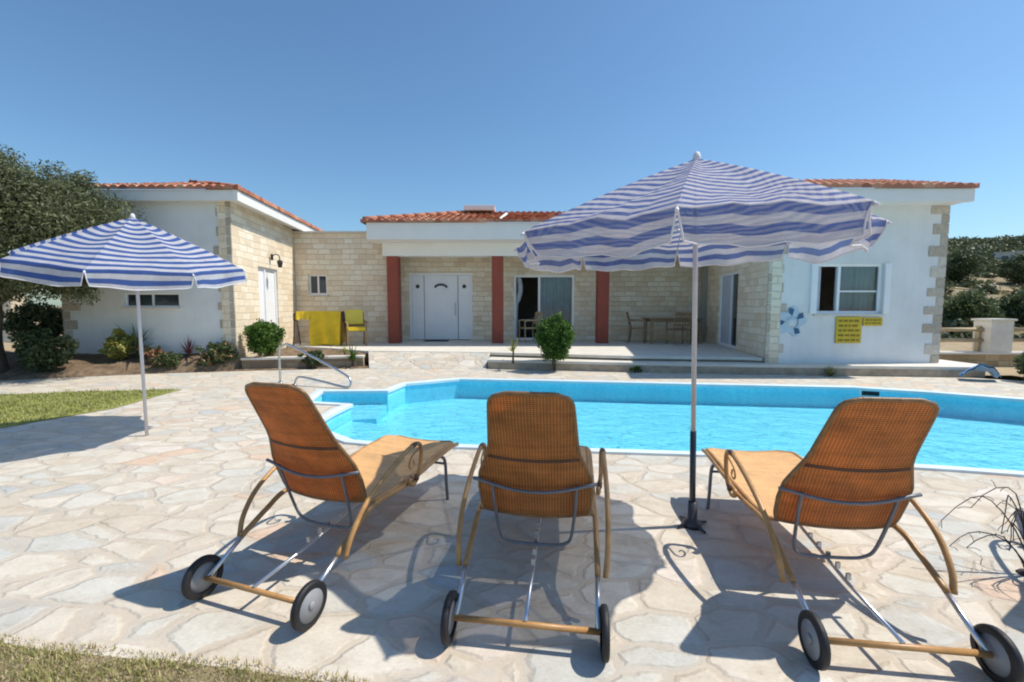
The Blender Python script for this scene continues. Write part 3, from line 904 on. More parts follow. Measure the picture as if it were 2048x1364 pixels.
def mat_clear():
    m, t, b = nt("clear_glass")
    t.nodes.remove(b)
    gl = t.nodes.new('ShaderNodeBsdfGlossy'); gl.inputs['Roughness'].default_value = 0.02
    tp = t.nodes.new('ShaderNodeBsdfTransparent'); tp.inputs[0].default_value = (0.8, 0.86, 0.88, 1)
    fr = t.nodes.new('ShaderNodeFresnel'); fr.inputs['IOR'].default_value = 1.5
    n = noise(t, coords(t), 1.5)
    ms = t.nodes.new('ShaderNodeMixShader')
    t.links.new(fr.outputs[0], ms.inputs[0]); t.links.new(tp.outputs[0], ms.inputs[1]); t.links.new(gl.outputs[0], ms.inputs[2])
    t.links.new(ms.outputs[0], t.nodes['Material Output'].inputs['Surface'])
    return m
M['clear'] = mat_clear()

# window of the right wing: left leaf open (dark), right leaf with curtain; slatted white shutters at the sides
w = window('window', RA, RC, 0.99, 2.36, 1.24, 2.27, 1, mull=(0.36,), panes=[None, 'clear'], hbars=[(0.45, 1)], fw=0.055)
curtain(RA, RC, 1.52, 2.33, 1.28, 2.24, 0.22, 1, w, 7)
bx = frame_on(RA, RC, 0, 0, 0, 0, 0, 1)
for (u0, u1) in ((0.86, 0.985), (2.365, 2.49)):
    s = MB(); bx(s, u0, u1, 1.24, 2.27, -0.045, -0.003)
    for q in range(16):
        s2 = 1.28 + q * 0.06; bx(s, u0 + 0.012, u1 - 0.012, s2, s2 + 0.03, -0.055, -0.0455)
    s.build('shutter', M['pvc'], w)
s = MB(); bx(s, 0.99, 1.16, 1.29, 2.22, 0.13, 0.15); s.build('curtain', M['curtain'], w)
window('window', LC, LA, 1.35, 2.55, 1.38, 1.68, 1, mull=(0.5,), panes=['glass', 'glass'], fw=0.03)
window('window', (-6.51, 13.46), (-3.62, 13.46), 0.40, 0.95, 1.74, 2.34, 1, mull=(0.5,), fw=0.045)
# glazed double door on the sunlit side wall
w = window('patio_door', LA, LB, 1.25, 2.40, 0.36, 2.38, 1, mull=(0.4,), panes=['pvc', 'pvc'], sill=False, fw=0.06, dpt=0.09)
s = MB(); frame_on(LA, LB, 0, 0, 0, 0, 0, 1)(s, 1.725, 1.80, 0.43, 2.3, 0.06, 0.068); s.build('door_gap', M['glass'], w)
# side door of the right wing
w = window('patio_door', RB, RA, 1.55, 3.12, 0.312, 2.28, 1, mull=(0.62,), panes=['curtain', 'glass'], sill=False, fw=0.07, dpt=0.08)
# sliding porch door: left leaf slid open, curtained right leaf
w = window('sliding_door', PBa, PBb, 3.68, 5.6, 0.312, 2.38, 1, mull=(0.42,), panes=[None, 'clear'], sill=False, fw=0.07, dpt=0.1)
curtain(PBa, PBb, 4.5, 5.55, 0.33, 2.34, 0.25, 1, w, 9)
s = MB(); s.tube(smooth_path([(0.22, 14.42, 2.33), (0.26, 14.42, 1.9), (0.16, 14.42, 1.5), (0.13, 14.42, 1.0), (0.13, 14.42, 0.4)]), [0.09] * 12 + [0.05] * 13, 10)
s.build('curtain', M['curtain'], w)
# front door
bx = frame_on(PBa, PBb, 0, 0, 0, 0, 0, 1)
d = MB(); bx(d, 0.36, 2.36, 2.37, 2.44, 0.03, 0.12); bx(d, 0.36, 0.43, 0.312, 2.369, 0.03, 0.12); bx(d, 2.29, 2.36, 0.312, 2.369, 0.03, 0.12)
fd = d.build('front_door', M['pvc'], villa)
for (u0, u1) in ((0.435, 0.81), (0.83, 1.89), (1.91, 2.285)):
    l = MB(); bx(l, u0, u1, 0.33, 2.365, 0.06, 0.10)
    nst = 4
    for q in range(nst):   # raised fields
        za = 0.42 + q * 0.38; bx(l, u0 + 0.07, u1 - 0.07, za, za + 0.30, 0.048, 0.0595)
    l.build('door_leaf', M['pvc'], fd, bevel=0.004)
for u in (0.62, 2.10):
    l = MB(); p = (PBa[0] + u, PBa[1] + 0.045, 2.02); l.tube([(p[0], p[1] + 0.012, p[2]), (p[0], p[1] - 0.006, p[2])], 0.06, 20); l.build('pane', M['glass'], fd)
l = MB(); bas = [(PBa[0] + 1.36 + 0.2 * math.cos(a), 14.24, 1.95 + 0.13 * math.sin(a)) for a in [R(15 + i * 15) for i in range(11)]]
l.tube(bas, 0.035, 8); l.build('pane', M['glass'], fd)
l = MB(); l.tube([(PBa[0] + 1.82, 14.21, 1.1), (PBa[0] + 1.82, 14.17, 1.15), (PBa[0] + 1.82, 14.17, 1.45), (PBa[0] + 1.82, 14.21, 1.5)], 0.012, 8); l.build('handle', M['chrome'], fd)

# columns, beam, eaves
for x in (-3.45, -0.42, 2.65):
    c = MB(); c.bbox(x - 0.165, x + 0.165, 12.95, 13.28, 0.312, 2.83); c.build('column', M['column'], villa, bevel=0.01)
mb = MB(); mb.bbox(-3.72, 6.1, 12.93, 13.30, 2.832, 3.205); mb.build('porch_beam', M['fascia'], villa)
mb = MB(); mb.bbox(-3.96, 5.7, 12.30, 12.42, 3.21, 3.66); mb.bbox(-3.96, -3.84, 12.421, 14.9, 3.21, 3.66); mb.build('fascia', M['fascia'], villa)
mb = MB(); mb.bbox(-3.83, 6.0, 12.43, 14.2, 3.208, 3.24); mb.build('soffit', M['fascia'], villa)
# right wing eaves
mb = MB(); mb.bbox(4.78, 8.93, 8.78, 8.88, 3.42, 3.66); mb.build('fascia', M['fascia'], villa)
mb = MB()
mb.add([(4.78, 8.78, 3.42), (4.88, 8.88, 3.42), (5.6, 14.0, 3.42), (5.5, 14.0, 3.42), (4.78, 8.78, 3.66), (4.88, 8.88, 3.66), (5.6, 14.0, 3.66), (5.5, 14.0, 3.66)],
       [(0, 3, 2, 1), (4, 5, 6, 7), (0, 4, 7, 3), (1, 2, 6, 5), (2, 3, 7, 6)])
mb.build('fascia', M['fascia'], villa)
mb = MB(); mb.prism([(4.86, 8.88), (8.93, 8.88), (8.93, 9.27), (5.31, 9.268), (6.1, 14.0), (5.58, 14.0)], 3.44, 3.47); mb.build('soffit', M['fascia'], villa)
# left wing eaves
LE = [(-5.78, 9.58), (-10.2, 9.58), (-10.2, 17.3), (-6.60, 17.3)]
def fascia_run(a, b, z0, z1, t=0.1):
    a = Vector(a); b = Vector(b); e = (b - a).normalized(); nn = Vector((-e.y, e.x)) * t
    q = [a, b, b + nn, a + nn]
    m_ = MB(); m_.add([(p.x, p.y, z0) for p in q] + [(p.x, p.y, z1) for p in q], [(3, 2, 1, 0), (4, 5, 6, 7), (0, 1, 5, 4), (1, 2, 6, 5), (2, 3, 7, 6), (3, 0, 4, 7)])
    return m_.build('fascia', M['fascia'], villa)
fascia_run(LE[0], LE[3], 3.62, 3.84); fascia_run((LE[1][0], LE[1][1]), (LE[0][0] - 0.0, LE[0][1]), 3.621, 3.839)
mb = MB(); mb.prism([(-5.84, 9.66), (-10.15, 9.66), (-10.15, 17.2), (-6.65, 17.2)], 3.661, 3.69); mb.build('soffit', M['fascia'], villa)

def tile_plane(p0, p1, z, slope, depth, ha, hb, name='roof'):
    """clay barrel tiles: eave p0->p1, rising to the left of it; ha/hb = hip run per metre at each end"""
    p0 = Vector(p0); p1 = Vector(p1); L = (p1 - p0).length; e = (p1 - p0).normalized(); nn = Vector((-e.y, e.x))
    mb = MB(); per = 0.2; nu = int(L / per * 8); row = 0.35
    rows = int(depth / row) + 1
    vs = []; uv = []; cols = nu + 1; k = 0
    for r_ in range(rows):
        for v0, lift in ((r_ * row, 0.035), ((r_ + 1) * row + 0.02, 0.0)):
            v = min(v0, depth)
            for i in range(cols):
                u = L * i / nu
                u = min(max(u, v * ha), L - v * hb)
                if v * ha > L - v * hb: u = (v * ha + L - v * hb) / 2
                hgt = 0.055 * (abs(math.sin(math.pi * u / per)) ** 0.8)
                q = p0 + e * u + nn * v
                vs.append((q.x, q.y, z + slope * v + hgt + lift)); uv.append((u, v0 if lift else v0 - 0.03))
    fs = []
    for r_ in range(2 * rows - 1):
        for i in range(cols - 1):
            a = r_ * cols + i
            fs.append((a, a + 1, a + 1 + cols, a + cols))
    # eave lip closing the tile ends
    base = len(vs)
    for i in range(cols):
        u = L * i / nu; q = p0 + e * u; vs.append((q.x, q.y, z - 0.01)); uv.append((u, 0))
    for i in range(cols - 1): fs.append((base + i, base + i + 1, i + 1, i))
    mb.add(vs, fs, False, uvs=uv)
    return mb.build(name, M['tile'], villa)

def ridge(a, b):
    a = Vector(a); b = Vector(b); L = (b - a).length; n_ = max(2, int(L / 0.38)); mb = MB()
    for i in range(n_):
        p = a.lerp(b, i / n_); q = a.lerp(b, (i + 1.12) / n_)
        mb.tube([p, q], [0.085, 0.07], 12)
    return mb.build('ridge_tiles', M['tile'], villa)

tile_plane((-10.25, 9.54), (-5.74, 9.54), 3.85, 0.30, 2.2, 1, 1)
tile_plane((-5.74, 9.54), (-6.56, 17.3), 3.85, 0.30, 2.2, 1, 0)
ridge((-5.80, 9.62, 3.88), (-7.85, 11.6, 4.50))
tile_plane((-4.1, 12.24), (6.2, 12.24), 3.67, 0.27, 3.2, 1, 0.6)
tile_plane((-4.1, 17.0), (-4.1, 12.24), 3.67, 0.27, 3.2, 0, 1)
ridge((-4.02, 12.3, 3.74), (-0.95, 15.4, 4.60))
tile_plane((4.7, 8.74), (8.97, 8.74), 3.67, 0.31, 2.4, 1, 0)
tile_plane((5.6, 14.2), (4.7, 8.74), 3.67, 0.31, 1.2, 0, 1)
mb = MB(); mb.add([(8.97, 8.76, 3.66), (8.97, 11.14, 3.66), (8.97, 11.14, 4.41), (8.97, 8.76, 3.68), (8.86, 8.76, 3.66), (8.86, 11.14, 3.66), (8.86, 11.14, 4.41), (8.86, 8.76, 3.68)],
                 [(0, 1, 2, 3), (7, 6, 5, 4), (1, 5, 6, 2), (0, 3, 7, 4)]); mb.build('gable_end', M['render'], villa)
mb = MB(); mb.prism([(-3.9, 12.6), (6.2, 12.6), (6.2, 18.2), (-3.9, 18.2)], 3.6, 3.66); mb.build('roof_deck', M['fascia'], villa)
mb = MB(); mb.cyl((-0.42, 12.55, 3.74), (-0.16, 13.4, 4.12), 0.035); mb.build('roof_pipe', M['fascia'], villa)
t = thing('roof_tank', 'flat white water tank box on the middle roof ridge', 'water tank', (-1.05, 14.9, 4.42))
mb = MB(); mb.bbox(-0.5, 0.5, -0.3, 0.3, 0.06, 0.22); mb.build('tank_body', M['fascia'], t, bevel=0.02)
for x in (-0.39, 0.39):
    mb = MB(); mb.bbox(x - 0.03, x + 0.03, -0.2, 0.2, -0.1, 0.058); mb.build('foot', M['steel'], t)

# ------------------------------------------------------------------ things on the villa
t = thing('wall_lamp', 'black iron lantern bracket above the white glazed side door', 'lamp', (-6.27, 11.75, 2.52), R(-6))
mb = MB(); mb.tube(smooth_path([(0, 0, 0.16), (0.1, 0, 0.22), (0.2, 0, 0.18), (0.22, 0, 0.08)]), 0.012, 8); mb.box((0.006, 0, 0.15), (0.02, 0.08, 0.16)); mb.build('bracket', M['black'], t)
mb = MB(); mb.tube([(0.22, 0, 0.08), (0.22, 0, 0.05), (0.22, 0, 0.0), (0.22, 0, -0.12)], [0.015, 0.07, 0.075, 0.045], 6, smooth=False); mb.build('lantern', M['black'], t)

t = thing('notice_board', 'large yellow notice board hanging under the right window sill', 'notice', (7.0, 9.235, 0.9))
mb = MB(); mb.bbox(-0.265, 0.265, 0.0, 0.025, -0.27, 0.275); mb.build('board', M['board'], t, bevel=0.004)
mb = MB(); g = random.Random(3)
for r_ in range(5):
    x = -0.22
    while x < 0.17:
        w_ = g.uniform(0.05, 0.13); mb.bbox(x, min(x + w_, 0.22), -0.004, 0.001, 0.17 - r_ * 0.1, 0.215 - r_ * 0.1); x += w_ + 0.025
mb.build('lettering', M['boarddark'], t)
t = thing('notice_board', 'small narrow yellow notice right of the large yellow board', 'notice', (7.49, 9.235, 1.075))
mb = MB(); mb.bbox(-0.20, 0.20, 0.0, 0.025, -0.085, 0.085); mb.build('board', M['board'], t, bevel=0.004)
mb = MB()
for r_ in range(2):
    x = -0.16
    while x < 0.12:
        w_ = g.uniform(0.04, 0.1); mb.bbox(x, min(x + w_, 0.165), -0.004, 0.001, 0.02 - r_ * 0.065, 0.05 - r_ * 0.065); x += w_ + 0.02
mb.build('lettering', M['boarddark'], t)

t = thing('wall_emblem', 'blue pinwheel sun emblem on the white wall left of the right window', 'emblem', (5.80, 9.245, 1.07))
mb = MB()
ring = []
for i in range(40):
    a = 2 * math.pi * i / 40; rr = 0.27 + 0.06 * math.cos(5 * a - 0.5)
    ring.append((rr * math.cos(a), rr * math.sin(a)))
mb.add([(x, 0.0, z) for x, z in ring] + [(x, 0.02, z) for x, z in ring], [tuple(range(40))] + [(i, (i + 1) % 40, 40 + (i + 1) % 40, 40 + i) for i in range(40)])
mb.build('disc', M['paleblue'], t)
for a0 in (95, 35, 305, 185):
    a = R(a0)
    P3 = [(0.13 * math.cos(a - 0.18), 0.13 * math.sin(a - 0.18)), (0.27 * math.cos(a - 0.28), 0.27 * math.sin(a - 0.28)), (0.30 * math.cos(a + 0.1), 0.30 * math.sin(a + 0.1)), (0.20 * math.cos(a + 0.22), 0.20 * math.sin(a + 0.22))]
    mb = MB()
    mb.add([(x, -0.008, z) for x, z in P3] + [(x, -0.0005, z) for x, z in P3], [(0, 1, 2, 3), (0, 4, 5, 1), (1, 5, 6, 2), (2, 6, 7, 3), (3, 7, 4, 0)])
    mb.build('ray', M['navy'], t)
mb = MB(); mb.tube([(0.14 * math.cos(R(x)), -0.004, 0.14 * math.sin(R(x))) for x in range(-50, 50, 12)], 0.006, 6)
mb.build('arc', M['navy'], t)
mb = MB(); mb.cyl((0, -0.006, 0), (0, -0.0005, 0), 0.115, 28); mb.build('face', M['coping'], t)

# yellow cloth over a rail, small yellow cushion chair on the left terrace
t = thing('drying_rack', 'wooden rack with a large yellow cloth hanging over yellow cushions by the stone wall', 'rack', (-5.28, 12.35, 0.312))
mb = MB(); mb.cyl((-0.75, 0, 0.92), (0.63, 0, 0.92), 0.02)
for x in (-0.72, 0.60):
    mb.cyl((x, -0.02, 0.94), (x, -0.18, 0.0), 0.018); mb.cyl((x, 0.02, 0.94), (x, 0.22, 0.0), 0.018)
mb.build('rack_frame', M['canedark'], t)
mb = MB(); mb.box((-0.73, -0.03, 0.78), (0.07, 0.05, 0.2)); mb.build('clip', M['black'], t); mb = MB(); mb.box((0.61, -0.03, 0.78), (0.07, 0.05, 0.24)); mb.build('clip', M['black'], t)
def drape(x0, x1, zt, zb, amp, mat, parent, name):
    mb = MB(); nx, nz = 30, 16; vs = []
    for j in range(nz + 1):
        for i in range(nx + 1):
            u = i / nx; v = j / nz
            y = -0.03 - amp * v * (0.6 + 0.5 * math.sin(u * 14 + 0.6 * math.sin(v * 4))) - 0.05 * v
            vs.append((x0 + (x1 - x0) * u, y, zt + (zb - zt) * v - 0.02 * math.sin(u * 9) * v))
    F_ = [(j * (nx + 1) + i, j * (nx + 1) + i + 1, (j + 1) * (nx + 1) + i + 1, (j + 1) * (nx + 1) + i) for j in range(nz) for i in range(nx)]
    mb.add(vs, F_, True)
    n0 = len(vs)
    mb.add([(x, y + 0.006, z) for x, y, z in vs], [tuple(reversed(f)) for f in F_], True)
    return mb.build(name, M[mat], parent)
drape(-0.68, -0.30, 0.945, 0.72, 0.03, 'yellow', t, 'cloth')
drape(-0.30, 0.55, 0.95, 0.02, 0.10, 'yellow', t, 'cloth')
mb = MB(); mb.box((0.125, 0.16, 0.48), (0.82, 0.30, 0.90)); mb.build('cushion_stack', M['yellow'], t, bevel=0.05)

def armchair(name, label, loc, rz, mat='wood', cush=None, group=None):
    t = thing(name, label, 'chair', loc, rz, group)
    for (x, y) in ((-0.24, -0.22), (0.24, -0.22)):
        mb = MB(); mb.tube([(x, y, 0), (x, y - 0.01, 0.64)], [0.018, 0.02], 8); mb.build('leg', M[mat], t)
    for x in (-0.24, 0.24):
        mb = MB(); mb.tube(smooth_path([(x, 0.26, 0), (x, 0.22, 0.42), (x * 0.95, 0.33, 0.9)]), 0.02, 8); mb.build('leg', M[mat], t)
    mb = MB(); mb.box((0, 0, 0.42), (0.5, 0.48, 0.035)); mb.build('seat', M[mat], t, bevel=0.01)
    mb = MB(); mb.box((0, 0.315, 0.86), (0.46, 0.03, 0.1), rx=R(-10)); mb.box((0, 0.25, 0.55), (0.46, 0.03, 0.05))
    for k in range(5): mb.box((-0.16 + k * 0.08, 0.283, 0.70), (0.03, 0.016, 0.28), rx=R(-12))
    mb.build('backrest', M[mat], t)
    for x in (-0.26, 0.26):
        mb = MB(); mb.tube(smooth_path([(x, -0.26, 0.635), (x, -0.1, 0.655), (x, 0.25, 0.66)]), 0.022, 8); mb.build('armrest', M[mat], t)
    if cush:
        mb = MB(); mb.box((0, -0.02, 0.46), (0.48, 0.46, 0.12)); mb.build('cushion', M[cush], t, bevel=0.02)
        mb = MB(); mb.box((-0.02, 0.16, 0.78), (0.46, 0.09, 0.42), rx=R(-14)); mb.build('cushion', M[cush + '2'] if cush + '2' in M else M[cush], t, bevel=0.02)
    return t
armchair('garden_chair', 'wooden garden chair with yellow cushions beside the yellow cloth', (-4.30, 12.25, 0.312), R(25), 'wood', 'yellow')
armchair('garden_chair', 'pale wooden armchair in front of the open sliding door', (0.52, 13.55, 0.312), R(-70), 'rail')
# wooden dining set in the shade of the right wing
t = thing('garden_table', 'brown wooden table in the shade at the right end of the porch', 'table', (4.75, 13.2, 0.312))
mb = MB()
for k in range(7): mb.box((0, -0.36 + k * 0.12, 0.72), (1.6, 0.11, 0.03))
mb.build('tabletop', M['wood'], t, bevel=0.004)
for (x, y) in ((-0.7, -0.33), (0.7, -0.33), (-0.7, 0.33), (0.7, 0.33)):
    mb = MB(); mb.bbox(x - 0.035, x + 0.035, y - 0.035, y + 0.035, 0, 0.705); mb.build('leg', M['wood'], t)
mb = MB(); mb.bbox(-0.66, 0.66, -0.34, -0.32, 0.62, 0.7); mb.bbox(-0.66, 0.66, 0.32, 0.34, 0.62, 0.7); mb.build('apron', M['wood'], t)
armchair('garden_chair', 'brown wooden chair at the left end of the shaded porch table', (3.75, 13.25, 0.312), R(70))
armchair('garden_chair', 'brown wooden chair on the pool side of the shaded porch table', (4.75, 12.7, 0.312), R(185))
t = tag(MB().box((-2.35, 13.85, 0.322), (0.72, 0.45, 0.018)).build('doormat', M['mat_']), 'dark doormat in front of the white front door', 'doormat')

# ------------------------------------------------------------------ umbrellas
def parasol(label, cloth, loc, phi0, tiltdir, tilt, waves, seed, R0=1.0, H=2.33, drop=0.50, lean=(0, 0), lowpole=True, skew=(0, 0)):
    t = thing('parasol', label, 'parasol', loc, 0, 'striped parasols')
    base = Vector((0, 0, 0)); top = Vector((lean[0], lean[1], H - 0.02))
    mid = base.lerp(top, 0.27)
    if lowpole:
        mb = MB(); mb.cyl(base, mid, 0.0185, 18); mb.build('lower_pole', M['poledark'], t)
        mb = MB(); mb.cyl(mid, top - Vector((0, 0, 0.03)), 0.0145, 18); mb.build('pole', M['pole'], t)
    else:
        mb = MB(); mb.cyl(base, top - Vector((0, 0, 0.03)), 0.0155, 18); mb.build('pole', M['pole'], t)
    if lowpole:
        mb = MB(); mb.tube([(0, 0, 0.0), (0, 0, 0.03), (0, 0, 0.05), (0, 0, 0.16)], [0.06, 0.055, 0.03, 0.028], 14)
        for a in (20, 110, 200, 290):
            mb.tube([(0, 0, 0.03), (0.11 * math.cos(R(a)), 0.11 * math.sin(R(a)), 0.010)], [0.012, 0.008], 8)
        mb.build('base', M['poledark'], t)
    # canopy frame matrix: tilt about the top
    ax = Vector((-math.sin(tiltdir), math.cos(tiltdir), 0))
    Mt = Matrix.Translation(top) @ Matrix.Rotation(tilt, 4, ax)
    g = random.Random(seed)
    NS, NR, NV = 10, 22, 4
    mb = MB(); vs = []; uv = []; rings = NR + 1 + NV
    slant = math.hypot(R0, drop)
    cols = 8 * NS
    ph = [g.uniform(0, 6.28) for _ in range(6)]
    for j in range(rings):
        for i in range(cols + 1):
            q = i / NS; k = int(q) % 8; f = q - int(q)
            a0 = phi0 + k * math.pi / 4; a1 = a0 + math.pi / 4
            if j <= NR:
                r = j / NR
                prof = drop * (0.86 * r + 0.14 * r * r) if True else 0
                p0 = Vector((math.cos(a0), math.sin(a0), 0)); p1 = Vector((math.cos(a1), math.sin(a1), 0))
                pp = p0.lerp(p1, f) * (r * R0)
                s = math.sin(math.pi * f)
                pp *= (1 - 0.055 * s * r * r)      # rim drawn in between the ribs
                z = -prof - 0.03 * s * math.sin(math.pi * min(1, r))  # cloth sags between ribs
                z += waves * r * s * (math.sin(9 * r + 5 * f + ph[k % 6]) + 0.6 * math.sin(17 * r * f + ph[(k + 1) % 6]))
                vs.append(pp + Vector((skew[0] * r, skew[1] * r, z))); uv.append((q, r * slant))
            else:
                w = (j - NR) / NV
                e = vs[NR * (cols + 1) + i]
                rad = Vector((e.x, e.y, 0)).normalized()
                fe = min(f, 1 - f)
                sc = 0.155 * (1 - 0.10 * math.cos(2 * math.pi * f)) if fe > 0 else 0.135
                wob = (0.018 + waves * 0.6) * w * math.sin(q * 11 + ph[k % 6] * 2 + 2 * w)
                p = e + rad * ((0.035 if waves < 0.01 else -0.03) * w + wob) + Vector((0, 0, -sc * w))
                vs.append(p); uv.append((q, slant + 0.155 * w))
    vs2 = [Mt @ v for v in vs]
    fs = []
    for j in range(rings - 1):
        for i in range(cols):
            if j >= NR and i % NS == NS - 1 and False: continue
            a = j * (cols + 1) + i
            fs.append((a, a + 1, a + 1 + cols + 1, a + cols + 1))
    NC = (cols + 1)
    mb.add(vs2[:(NR + 1) * NC], [f for k_, f in enumerate(fs) if k_ < NR * cols], True, uvs=uv[:(NR + 1) * NC])
    can = mb.build('canopy', M[cloth], t)
    # valance: eight separate flaps, slit at each rib
    mb = MB()
    tr = MB()
    for k in range(8):
        idx = []
        for j in range(NR, rings):
            for i in range(k * NS, (k + 1) * NS + 1):
                idx.append(j * NC + i)
        W_ = NS + 1
        pv = []
        for n_, q in enumerate(idx):
            i = n_ % W_; j = n_ // W_
            v = vs[q].copy() if i < W_ - 1 else vs[q].copy()
            if i in (0, W_ - 1) and j > 0:
                tdir = (vs[NR * NC + k * NS + (1 if i == 0 else NS - 1)] - vs[NR * NC + k * NS + (0 if i == 0 else NS)]).normalized()
                v = v + tdir * (0.025 * j / NV) * (1.4 - waves * 10)
            pv.append(Mt @ v)
        ff = [(j * W_ + i, j * W_ + i + 1, (j + 1) * W_ + i + 1, (j + 1) * W_ + i) for j in range(NV) for i in range(NS)]
        mb.add(pv, ff, True, uvs=[uv[q] for q in idx])
        border = [pv[j * W_] for j in range(NV + 1)] + [pv[NV * W_ + i] for i in range(1, W_)] + [pv[j * W_ + W_ - 1] for j in range(NV - 1, -1, -1)]
        tr.tube(border, 0.0045, 6)
    mb.build('valance', M[cloth], t)
    tr.build('trim', M['trim'], t)
    mb = MB(); mb.tube([top + Vector((0, 0, -0.03)), top + Vector((0, 0, 0.015)), top + Vector((0, 0, 0.035)), top + Vector((0, 0, 0.04))], [0.026, 0.022, 0.014, 0.004], 14); mb.build('finial', M['trim'], t)
    hub = base.lerp(top, 0.80)
    mb = MB(); mb.cyl(hub - Vector((0, 0, 0.03)), hub + Vector((0, 0, 0.03)), 0.028, 14); mb.build('runner', M['trim'], t)
    for k in range(8):
        a = phi0 + k * math.pi / 4
        d = Vector((math.cos(a), math.sin(a), 0))
        P_ = [Mt @ (d * (r * R0) + Vector((skew[0] * r, skew[1] * r, -drop * (0.86 * r + 0.14 * r * r) - 0.012))) for r in (0.02, 0.25, 0.5, 0.75, 1.0)]
        mb = MB(); mb.tube(P_, 0.0035, 6); rb = mb.build('rib', M['alu'], t)
        mb = MB(); mb.tube([hub, P_[2]], 0.0032, 6); mb.build('strut', M['alu'], rb)
        mb = MB(); mb.tube([P_[4] + Vector((0, 0, 0.0)), P_[4] + (P_[4] - P_[3]).normalized() * 0.02], [0.009, 0.007], 8); mb.build('rib_tip', M['trim'], rb)
    return t
parasol('blue striped parasol with taut canopy standing at the edge of the lawn', 'stripes', (-3.95, 4.72, 0), R(-70), R(-50), R(10.5), 0.004, 5, H=2.34, drop=0.45, lowpole=False)
parasol('blue striped parasol with wrinkled sagging canopy standing between the loungers', 'faded', (1.15, 2.74, 0), R(-110.3), R(215), R(2.5), 0.018, 11, R0=1.05, H=2.30, drop=0.446, lean=(-0.045, 0.0), skew=(-0.106, 0.028))

# ------------------------------------------------------------------ loungers
S0, Z0 = 0.47, 0.355
BT = (0.155, 1.025)
def back_frame(t_, x):
    """point on the backrest: t_ 0..1 up, x lateral"""
    y = S0 + (BT[0] - S0) * t_ + 0.018 * math.sin(math.pi * t_ * 1.3)
    z = Z0 + (BT[1] - Z0) * t_
    hw = half_w(t_)
    bulge = -0.032 * (1 - t_ ** 3) * (1 - min(1, (x / max(hw, 0.05)) ** 2))
    return Vector((x, y + bulge * 0.9, z + bulge * 0.35))
def half_w(t_):
    ks = [(0.0, 0.258), (0.06, 0.272), (0.20, 0.278), (0.33, 0.270), (0.44, 0.240), (0.52, 0.217), (0.60, 0.205), (0.8, 0.192), (0.92, 0.184), (0.96, 0.174), (0.985, 0.155), (0.997, 0.125), (1.0, 0.108)]
    for (a, wa), (b, wb) in zip(ks[:-1], ks[1:]):
        if t_ <= b:
            f = (t_ - a) / (b - a); return wa + (wb - wa) * f
    return ks[-1][1]
def seat_pt(u, x):
    ks = [(0, 0.345), (0.2, 0.330), (0.45, 0.335), (0.7, 0.365), (0.9, 0.372), (1.0, 0.35)]
    for (a, za), (b, zb) in zip(ks[:-1], ks[1:]):
        if u <= b + 1e-9:
            f = (u - a) / (b - a); f = f * f * (3 - 2 * f); z = za + (zb - za) * f; break
    hw = 0.285 if u < 0.9 else 0.285 - 0.06 * ((u - 0.9) / 0.1) ** 2
    return Vector((x, 0.50 + 1.06 * u, z - 0.015 * (1 - (x / hw) ** 2))), hw

